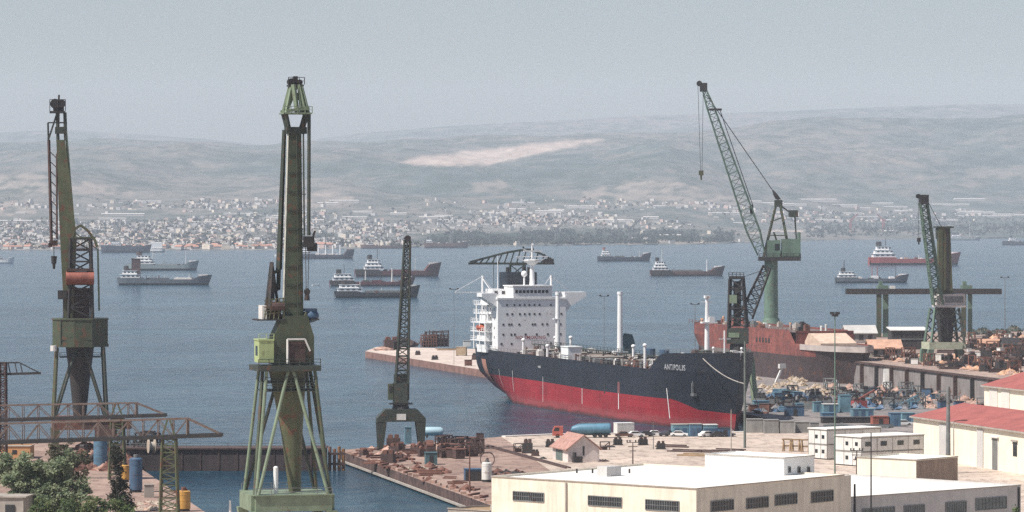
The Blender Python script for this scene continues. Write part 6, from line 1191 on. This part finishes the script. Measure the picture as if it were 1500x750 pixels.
# sheds and heaps on the terrace
def shed(label, px0, px1, yb, yt, z, wall, roof, ridge=True, name='shed', dp=9, rz=.05):
    o = at((px0+px1)/2, yb, z); s = o.y/F; w_ = (px1-px0)*s; h = (yb-yt)*s-.3; t = thing(name, label, 'shed', o, rz); eh = h*.52 if ridge else h*.9; b = MB()
    b.prismx([(0, 0), (dp, 0), (dp, eh), (dp/2, h), (0, eh)] if ridge else [(0, 0), (dp, 0), (dp, h), (0, eh)], -w_/2, w_/2); b.build('wall', wall, t); b = MB()
    P_ = [(-.6, eh-.15), (dp/2, h+.08)] if ridge else [(-.6, eh), (dp+.5, h+.1)]
    for (y0, z0), (y1, z1) in ((P_[0], P_[1]), ((dp+.6, eh-.15), (dp/2, h+.08)))[:2 if ridge else 1]: b.add([(-w_/2-.5, y0, z0), (w_/2+.5, y0, z0), (w_/2+.5, y1, z1), (-w_/2-.5, y1, z1), (-w_/2-.5, y0, z0+.25), (w_/2+.5, y0, z0+.25), (w_/2+.5, y1, z1+.25), (-w_/2-.5, y1, z1+.25)], [(0, 1, 2, 3), (7, 6, 5, 4), (0, 4, 5, 1), (1, 5, 6, 2), (2, 6, 7, 3), (3, 7, 4, 0)])
    b.build('roof', roof, t)
    for k in range(3): MB().box(-w_*.38+k*w_*.3, -w_*.38+k*w_*.3+w_*.14, -.06, .04, .1, eh*.8).build('opening', m_dark, t)
    return t
shed('shed with pinkish orange tin roof at the left end of the terrace', 1274, 1321, 523, 498, 10, m_conc, M('pinkish_tin_roof', (.55, .32, .22), .8, .2, .4, streak=.4), dp=10); shed('grey roofed shed behind the docked hull', 1240, 1284, 499, 477, 10, m_gconc, M('pale_grey_roof', (.46, .44, .41), .8, .15, .3), dp=12)
t = shed('dark open two storey shed with white roof edge behind the terrace crane', 1306, 1358, 512, 480, 10, m_dark, m_offw, False); b = MB(); b.box(-6, 6, -.3, -.06, 3.4, 3.7); b.build('floor_edge', m_steel, t)
shed('dark tent roofed shed near the right edge of the terrace', 1471, 1494, 515, 495, 10, m_steel, m_dark, dp=8); shed('low orange roofed store in the middle of the terrace heaps', 1438, 1466, 508, 497, 10, m_pink, M('dull_orange_roof', (.46, .26, .17), .85, .2, .5), dp=8)
T1 = [(1255, 522), (1330, 534), (1420, 545), (1490, 551), (1500, 520), (1500, 492), (1420, 496), (1420, 515), (1330, 518), (1260, 512)]
scatter('scrap_heap', 'pinkish tan heap of debris on the dock terrace', 'debris', 'debris heaps on the dock terrace', p_heap([m_pink, m_rubble, m_rubble2, m_tarp], .35), T1, 60, 10, (.5, 1.4)); scatter('beam_stack', 'dark beams stacked on the dock terrace', 'beams', 'beam stacks on the dock terrace', p_beams(m_drust, 4, 5), T1, 56, 10, (.8, 1.7)); scatter('crate', 'pale box on the dock terrace', 'box', 'pale boxes on the dock terrace', p_box(m_offw, m_conc), T1, 16, 10, (.8, 1.5))
scatter('machine', 'dark machine on the dock terrace', 'machine', 'dark machines on the dock terrace', p_machine(m_dark, m_drust), T1, 44, 10, (.8, 1.6)); scatter('rack', 'brown rack on the dock terrace', 'rack', 'brown racks on the dock terrace', p_frame(m_rust), T1, 28, 10, (.8, 1.6)); scatter('bush', 'small dark heap along the far edge of the terrace', 'heap', 'dark heaps at the terrace edge', p_heap([m_dgreen, m_dark], .5), [(1420, 489), (1500, 484), (1500, 488), (1420, 493)], 9, 10, (.7, 1.3))
# west quay
Q1 = [(100, 660), (185, 652), (195, 668), (180, 690), (110, 690)]; Q2 = [(190, 730), (255, 738), (265, 750), (185, 750)]
scatter('scrap_heap', 'red brown scrap heap on the quay behind the tree', 'scrap heap', 'scrap heaps on the west quay', p_heap([m_rust, m_pink, m_drust]), Q1, 20); scatter('machine', 'dark machine on the quay behind the tree', 'machine', 'machines on the west quay', p_machine(m_drust, m_dark), Q1, 12, s=(.8, 1.4)); scatter('beam_stack', 'rusty beams on the quay behind the tree', 'beams', 'beams on the west quay', p_beams(m_rust, 4, 4), Q1, 10)
scatter('scrap_heap', 'low pinkish rubble heap near the ochre tank', 'rubble', 'rubble near the ochre tank', p_heap([m_pink, m_rubble], .25), Q2, 9, s=(.5, 1.0)); scatter('rack', 'dark rack standing against the caisson gate end', 'rack', 'racks at the gate end', p_frame(m_dark), [(182, 668), (235, 676), (236, 664), (186, 655)], 8, s=(1., 2.))
t = thing('cable_drum', 'cream cable drum seen under the nearer truss beam', 'drum', atD(222, 815, 5.0), .3); b = MB(); b.tube((-.6, 0, 1.5), (.6, 0, 1.5), .9, n=16); b.build('core', m_conc, t)
for x in (-.75, .6): b = MB(); b.tube((x, 0, 1.5), (x+.15, 0, 1.5), 1.5, n=18); b.build('flange', m_rubble, t)
# jetty gear
for px, py, sx, sz, f, nm, lab in ((640, 508, 3.2, 3.0, p_cage(m_drust), 'rack', 'big rusty cage structure standing on the jetty'), (628, 509, 2.2, 2.4, p_cage(m_rust), 'rack', 'rusty lattice frame left of the big cage on the jetty'), (573, 510, 2.6, 2.2, p_machine(m_drust, m_rust), 'machine', 'brown machine near the jetty tip'), (562, 513, 2, 1.2, p_heap([m_rust, m_pink]), 'scrap_heap', 'pinkish heap at the jetty tip'), (590, 508, 2.4, 2.2, p_heap([m_drust, m_dark], .5), 'scrap_heap', 'dark heap on the jetty behind the small crane jib'),
        (676, 521, 2., 2.2, p_box(m_rubble2, m_rubble), 'crate', 'tan box at the landward end of the jetty'), (684, 508, 1.6, 1.6, p_box(m_offw, m_conc), 'crate', 'white box behind the tan box on the jetty'), (686, 536, 1.4, 1.4, p_box(m_rust, m_drust), 'crate', 'rusty red box nearest the tanker stern on the jetty'), (697, 527, 1.3, 1.2, p_machine(m_drust, m_dark), 'machine', 'dark brown winch beside the tanker stern on the jetty'), (612, 520, .8, .8, p_machine(m_drust, m_dark), 'machine', 'small dark bollard machine in the middle of the jetty'), (637, 527, 1., .8, p_machine(m_dark, m_drust), 'machine', 'little dark winch on the near edge of the jetty'), (655, 513, 1.6, 1.2, p_beams(m_wood, 4, 5), 'beam_stack', 'timber stack on the jetty right of the big cage')):
    t = thing(nm, lab, nm.replace('_', ' '), at(px, py), g.uniform(-.2, .3)); f(t); t.scale = (sx, sx, sz)

# ------------------------------------------------------------------ trees and bushes
def leaf_mat(n, c):
    m = M(n, c, .7, .35, 1.2, bump=0); nt = m.node_tree; p = nt.nodes['Principled BSDF']; tr = nt.nodes.new('ShaderNodeBsdfTranslucent'); mx = nt.nodes.new('ShaderNodeMixShader'); mx.inputs[0].default_value = .42
    nt.links.new(p.inputs['Base Color'].links[0].from_socket, tr.inputs[0]); nt.links.new(p.outputs[0], mx.inputs[1]); nt.links.new(tr.outputs[0], mx.inputs[2]); nt.links.new(mx.outputs[0], nt.nodes['Material Output'].inputs[0]); return m
L1 = [leaf_mat('grey_green_leaves', (.21, .25, .135)), leaf_mat('dark_leaves', (.105, .145, .075)), leaf_mat('light_leaves', (.31, .345, .21))]
L2 = [leaf_mat('cypress_leaves', (.030, .034, .020)), leaf_mat('brown_cypress_leaves', (.055, .045, .028)), leaf_mat('deep_leaves', (.016, .020, .012))]
L3 = [leaf_mat('fresh_leaves', (.085, .135, .035)), leaf_mat('mid_leaves', (.05, .085, .03)), leaf_mat('yellow_leaves', (.15, .17, .06))]
L4 = [leaf_mat('brownish_leaves', (.10, .085, .05)), leaf_mat('olive_leaves', (.06, .065, .035)), leaf_mat('tan_leaves', (.16, .13, .08))]
m_bark = M('grey_bark', (.13, .10, .08), .9, .3, 2)
def tree(name, label, px, D, z0, h, lobes, mats, n, size, cat='tree', trunk=True, seed=1):
    r = random.Random(seed); o = atD(px, D, z0); t = thing(name, label, cat, o); b = MB()
    if trunk:
        b.tube((0, 0, -.1), (.2, 0, h*.45), .35, .22, 8)
        for (x, y, z, a, bb, cc) in lobes: b.tube((.15, 0, h*.3), (x*.8, y*.8, z), .15, .05, 6)
        b.build('trunk', m_bark, t)
    b = MB(); W_ = [l[3]*l[4]*l[5] for l in lobes]
    CL = []
    for k in range(max(24, n//75)):
        lx, ly, lz, a, bb, cc = r.choices(lobes, W_)[0]; d = Vector((r.gauss(0, 1), r.gauss(0, 1), r.gauss(0, 1))).normalized(); q = r.random()**.25; CL.append((lx+d.x*a*q, ly+d.y*bb*q, lz+d.z*cc*q, r.uniform(.35, .85), r.choice(((6, 2, 2), (2, 7, 1), (3, 1, 6)))))
    for k in range(n):
        x_, y_, z_, q, wt_ = r.choice(CL); c_ = Vector((x_+r.gauss(0, q*.6), y_+r.gauss(0, q*.6), z_+r.gauss(0, q*.45)))
        u_ = Vector((r.gauss(0, 1), r.gauss(0, 1), r.gauss(0, .6))).normalized(); v_ = u_.orthogonal().normalized(); s_ = size*r.uniform(.5, 1.3)
        b.add([c_-u_*s_-v_*s_*.5, c_+u_*s_*.4-v_*s_*.6, c_+u_*s_+v_*s_*.3, c_-u_*s_*.3+v_*s_*.6], [(0, 1, 2, 3)], r.choices((0, 1, 2), wt_)[0])
    for k in range(0):
        lx, ly, lz, a, bb, cc = r.choices(lobes, W_)[0]; d = Vector((r.gauss(0, 1), r.gauss(0, 1), r.gauss(0, 1))).normalized(); q = r.random()**.33
        q *= .8+.35*math.sin(5.1*d.x+lx*3)*math.sin(4.3*d.z+ly)+.1*r.random(); c_ = Vector((lx+d.x*a*q, ly+d.y*bb*q, lz+d.z*cc*q)); u_ = Vector((r.gauss(0, 1), r.gauss(0, 1), r.gauss(0, .6))).normalized(); v_ = u_.orthogonal().normalized(); s_ = size*r.uniform(.5, 1.3)
        b.add([c_-u_*s_-v_*s_*.5, c_+u_*s_*.4-v_*s_*.6, c_+u_*s_+v_*s_*.3, c_-u_*s_*.3+v_*s_*.6], [(0, 1, 2, 3)], r.choices((0, 1, 2), (5, 3, 2))[0])
    b.build('crown' if trunk else 'foliage', mats, t); return t
tree('broadleaf_tree', 'big grey green tree filling the lower left corner', 78, 662, 2.5, 12, [(0, 0, 5.5, 4.2, 3.5, 3.2), (-3.2, .5, 6.4, 2.8, 2.5, 2.6), (3.4, -.5, 4.6, 2.9, 2.6, 3.0), (.6, 0, 8.8, 2.6, 2.4, 2.6), (-1.2, -1, 3.2, 4.2, 3, 2.4), (4.6, 0, 2.8, 2.2, 2.2, 2.2), (-5, 0, 4, 2.2, 2, 2.4), (1.6, 0, 10.6, 2.2, 2, 2.2), (-2.4, 0, 9.2, 2.4, 2.2, 2.2), (5.4, 0, 5.6, 2, 2, 2.2), (-6.5, 0, 7.0, 2.6, 2, 2.6), (-6.5, -.5, 3.4, 2.4, 2, 2.2), (-4.6, 0, 9.6, 2.2, 2, 2.2)], L1, 24000, .24, seed=3)
tree('broadleaf_tree', 'brownish tree crown rising behind the big grey green tree', 96, 692, 2.5, 14, [(0, 0, 10, 3.0, 2.6, 3.2), (2.2, 0, 7.6, 2.4, 2.4, 2.8), (-2.6, 0, 7.5, 2.6, 2.4, 2.6)], L4, 5000, .24, seed=5); tree('broadleaf_tree', 'smaller dark green tree at the left edge beside the pale hut', 26, 695, 2.5, 10, [(0, 0, 6, 2.6, 2.4, 3.0), (-2.2, 0, 7.4, 2.2, 2, 2.4), (2, 0, 4, 2.4, 2, 2.2)], L1, 5000, .24, seed=6)
tree('cypress', 'dark narrow cypress like tree standing before the basin', 171, 684, 2.5, 12, [(0, 0, 9.4, .9, .9, 2.8), (.2, 0, 6.4, 1.3, 1.2, 3.0), (.4, 0, 3.2, 1.7, 1.5, 3.0), (.9, 0, 1.4, 1.9, 1.6, 2.0)], L2, 6000, .2, seed=7)
for k, (px, r_) in enumerate(((62, 1.9), (100, 1.5), (140, 2.0), (172, 1.6))): tree('bush', ('%s bright green bush along the bottom edge under the big tree' % ('leftmost', 'second', 'third', 'rightmost')[k]), px, 640, 2.5, 4, [(0, 0, 3.1, r_, 1.4, 2.9), (r_*.7, 0, 2.6, r_*.8, 1.2, 2.5)], L3, 2600, .2, 'bush', False, 20+k)
tree('bush', 'bright green bush peeping in at the lower right corner', 1490, 600, 2.5, 4, [(0, 0, 2.6, 2.2, 1.4, 4.6)], L3, 2200, .2, 'bush', False, 31)

# ------------------------------------------------------------------ the town on the far shore
g2 = random.Random(5)
m_town = [M('town_white_wall', (.56, .52, .49), .9, .1, .02), M('town_cream_wall', (.66, .57, .47), .9, .12, .02), M('town_pink_wall', (.58, .42, .36), .9, .12, .02), M('town_grey_wall', (.42, .41, .40), .9, .15, .02)]
m_troof = M('town_tile_roof', (.40, .20, .14), .9, .2, .02); m_tflat = M('town_flat_roof', (.54, .51, .475), .9, .1, .02)
def spot():
    while True:
        px = g2.uniform(-30, 1530); u_ = g2.random()
        lim = .47 if px < 1100 else .40; tt = g2.uniform(.006, lim)**1.0; ysh = np.interp(px, shore_px, shore_y); D = CZ*F/(ysh-YH); D = D+tt*(DR-D)
        p = land_at(px, D); y = YH+(CZ-p.z)*F/D
        if y < 293: continue
        dens = (1.0 if px < 380 else .85 if px < 560 else .5 if px < 1080 else .22)*(1 if y > 312 else .55)
        if 600 < px < 1080 and y > 331: dens *= .12
        if px >= 1040 and y > 326: dens *= .04
        dens *= max(.03, -1.15+3.9*float(fbm(np.array([p.x/420+5]), np.array([D/700+2]), 17, 4)[0]))
        if g2.random() < dens: return px, D, p
HO = []
for k in range(2300): HO.append(spot())
HO.sort(key=lambda q: q[1])
protos = []
for k in range(8):
    wx, wy, h = g2.uniform(8, 14), g2.uniform(7, 11), g2.choice([3.2, 3.8, 5.5, 6, 8]); t = thing('town_house', 'small pale house in the hazy town along the far shore', 'house', (0, 0, 0), 0, 'houses of the far town')
    b = MB(); b.box(-wx/2, wx/2, -wy/2, wy/2, -4, h); b.build('wall', m_town[(0, 0, 1, 0, 2, 0, 1, 3)[k]], t); b = MB()
    if k % 3 == 1: b.prismx([(-wy/2-.4, h), (wy/2+.4, h), (0, h+2.6)], -wx/2-.4, wx/2+.4); b.build('roof', m_troof, t)
    else: b.box(-wx/2-.2, wx/2+.2, -wy/2-.2, wy/2+.2, h, h+.4); b.box(-wx*.2, wx*.15, -wy*.2, wy*.2, h+.4, h+2.8); b.build('roof', m_tflat, t)
    protos.append(t)
for k, (px, D, p) in enumerate(HO[:290]):
    rz = g2.uniform(-.5, .9); s_ = g2.uniform(.8, 1.3)
    if k < 8: protos[k].location = p; protos[k].rotation_euler = (0, 0, rz)
    else: dup(protos[g2.randrange(8)], p, rz, s=s_)
b = MB()
for px, D, p in HO[290:]:
    wx, wy, h = g2.uniform(8, 14), g2.uniform(7, 11), g2.choice([3, 4, 6, 8]); b.box(p.x-wx/2, p.x+wx/2, p.y-wy/2, p.y+wy/2, p.z-4, p.z+h, g2.choice([0, 0, 0, 1, 1, 2, 3]), rz=g2.uniform(-.6, .9))
kind(b.build('far_town', m_town), 'stuff')
wt = None
for px, y, w_, d_, h in ((30, 326, 60, 12, 7), (180, 316, 62, 14, 8), (165, 322, 40, 12, 6), (410, 322, 40, 12, 7), (530, 313, 30, 12, 7), (520, 320, 36, 12, 6), (650, 318, 26, 12, 7), (850, 305, 40, 14, 9), (1190, 296, 70, 16, 9), (1130, 301, 36, 14, 8), (1235, 304, 40, 14, 8), (1420, 295, 46, 16, 9), (1390, 302, 60, 14, 8), (1370, 323.5, 66, 14, 5), (1300, 324, 10, 10, 7), (1302, 341, 14, 10, 8), (1235, 339, 6, 8, 5), (1440, 318, 80, 12, 6), (985, 348, 40, 12, 9), (480, 301, 30, 12, 8), (95, 334, 30, 12, 7), (300, 328, 36, 12, 7))+tuple((g2.uniform(-10, 1500), g2.uniform(296, 331), g2.uniform(14, 48), 12, g2.uniform(5, 9)) for _ in range(44)):
    ysh = np.interp(px, shore_px, shore_y); d0 = CZ*F/(ysh-YH)+30; D = d0
    for D in np.arange(d0, DR*.86, 40.):
        p = land_at(px, D)
        if YH+(CZ-p.z)*F/D <= y: break
    W = w_*D/F
    if wt is None:
        wt = thing('warehouse', 'long low white warehouse among the far town', 'warehouse', p, .03, 'far shore warehouses'); b = MB(); b.box(-30, 30, -8, 8, -5, 7); b.build('wall', m_town[0], wt); b = MB(); b.prismx([(-8.6, 7), (8.6, 7), (0, 10)], -30.5, 30.5); b.build('roof', m_tflat, wt); wt.scale = (W/60, 1, h/13)
    else: dup(wt, p, g2.uniform(-.06, .1), s=(W/60, d_/14, h/13))
# harbour cranes and chimneys on the far shore
for px, h, jib, m, lab in ((815, 52, 28, m_steel, 'faint grey crane on the wooded far shore'), (661, 46, -20, m_steel, 'faint grey crane left on the wooded far shore'), (923, 50, 22, m_steel, 'faint grey crane beside the right end of the far wood'), (1246, 46, 20, m_hbrt, 'faint reddish crane on the right far shore, the left one'), (1294, 46, -18, m_hbrt, 'faint reddish crane on the right far shore, the right one'), (215, 40, 14, m_steel, 'faint grey mast crane on the left far shore')):
    D = CZ*F/(np.interp(px, shore_px, shore_y)-YH)+(900 if px > 1200 else 120); t = thing('far_crane', lab, 'crane', land_at(px, D), .1)
    b = MB(); b.lattice((0, 0, -2), (0, 0, h*.62), 5, 3, 5, 1.0); b.build('tower', m, t); b = MB(); b.lattice((0, 0, h*.6), (jib, 0, h), 3, 1.6, 6, .9); b.bar((0, 0, h*.62), (-jib*.4, 0, h*.66), 2.4); b.build('jib', m, t)
# far trees: scattered crowns between the houses and the wood along the shore
def crowns(name, pts, mat):
    b = MB()
    for (x, y, z, r) in pts:
        for q in range(5):
            c_ = Vector((x+g2.uniform(-1, 1)*r, y+g2.uniform(-1, 1)*r, z+g2.uniform(.3, 1.5)*r)); s_ = r*g2.uniform(.5, .9); V = [c_+Vector((g2.gauss(0, 1), g2.gauss(0, 1), g2.gauss(0, .9))).normalized()*s_ for _ in range(4)]
            b.add(V, [(0, 1, 2), (0, 2, 3), (0, 3, 1), (1, 3, 2)])
    return kind(b.build(name, mat), 'stuff')
pts = []
for k in range(2600):
    px, D, p = spot(); pts.append((p.x+g2.uniform(-30, 30), p.y+g2.uniform(-30, 30), p.z, g2.uniform(3, 6)))
crowns('far_trees', pts, leaf_mat('far_tree_leaves', (.040, .055, .036))); pts = []
for k in range(3000):
    px = g2.uniform(630, 1075); D = CZ*F/(np.interp(px, shore_px, shore_y)-YH)+60+g2.random()**1.3*1500; p = land_at(px, D)
    if float(fbm(np.array([px/22.]), np.array([D/260.]), 52, 4)[0]) > .43: pts.append((p.x, p.y, p.z, g2.uniform(3, 6.5)))
for k in range(900):
    px = g2.uniform(1180, 1520); D = CZ*F/(np.interp(px, shore_px, shore_y)-YH)+200+g2.random()*1800; p = land_at(px, D); pts.append((p.x, p.y, p.z, g2.uniform(3, 6)))
crowns('far_wood', pts, leaf_mat('far_wood_leaves', (.045, .066, .048)))
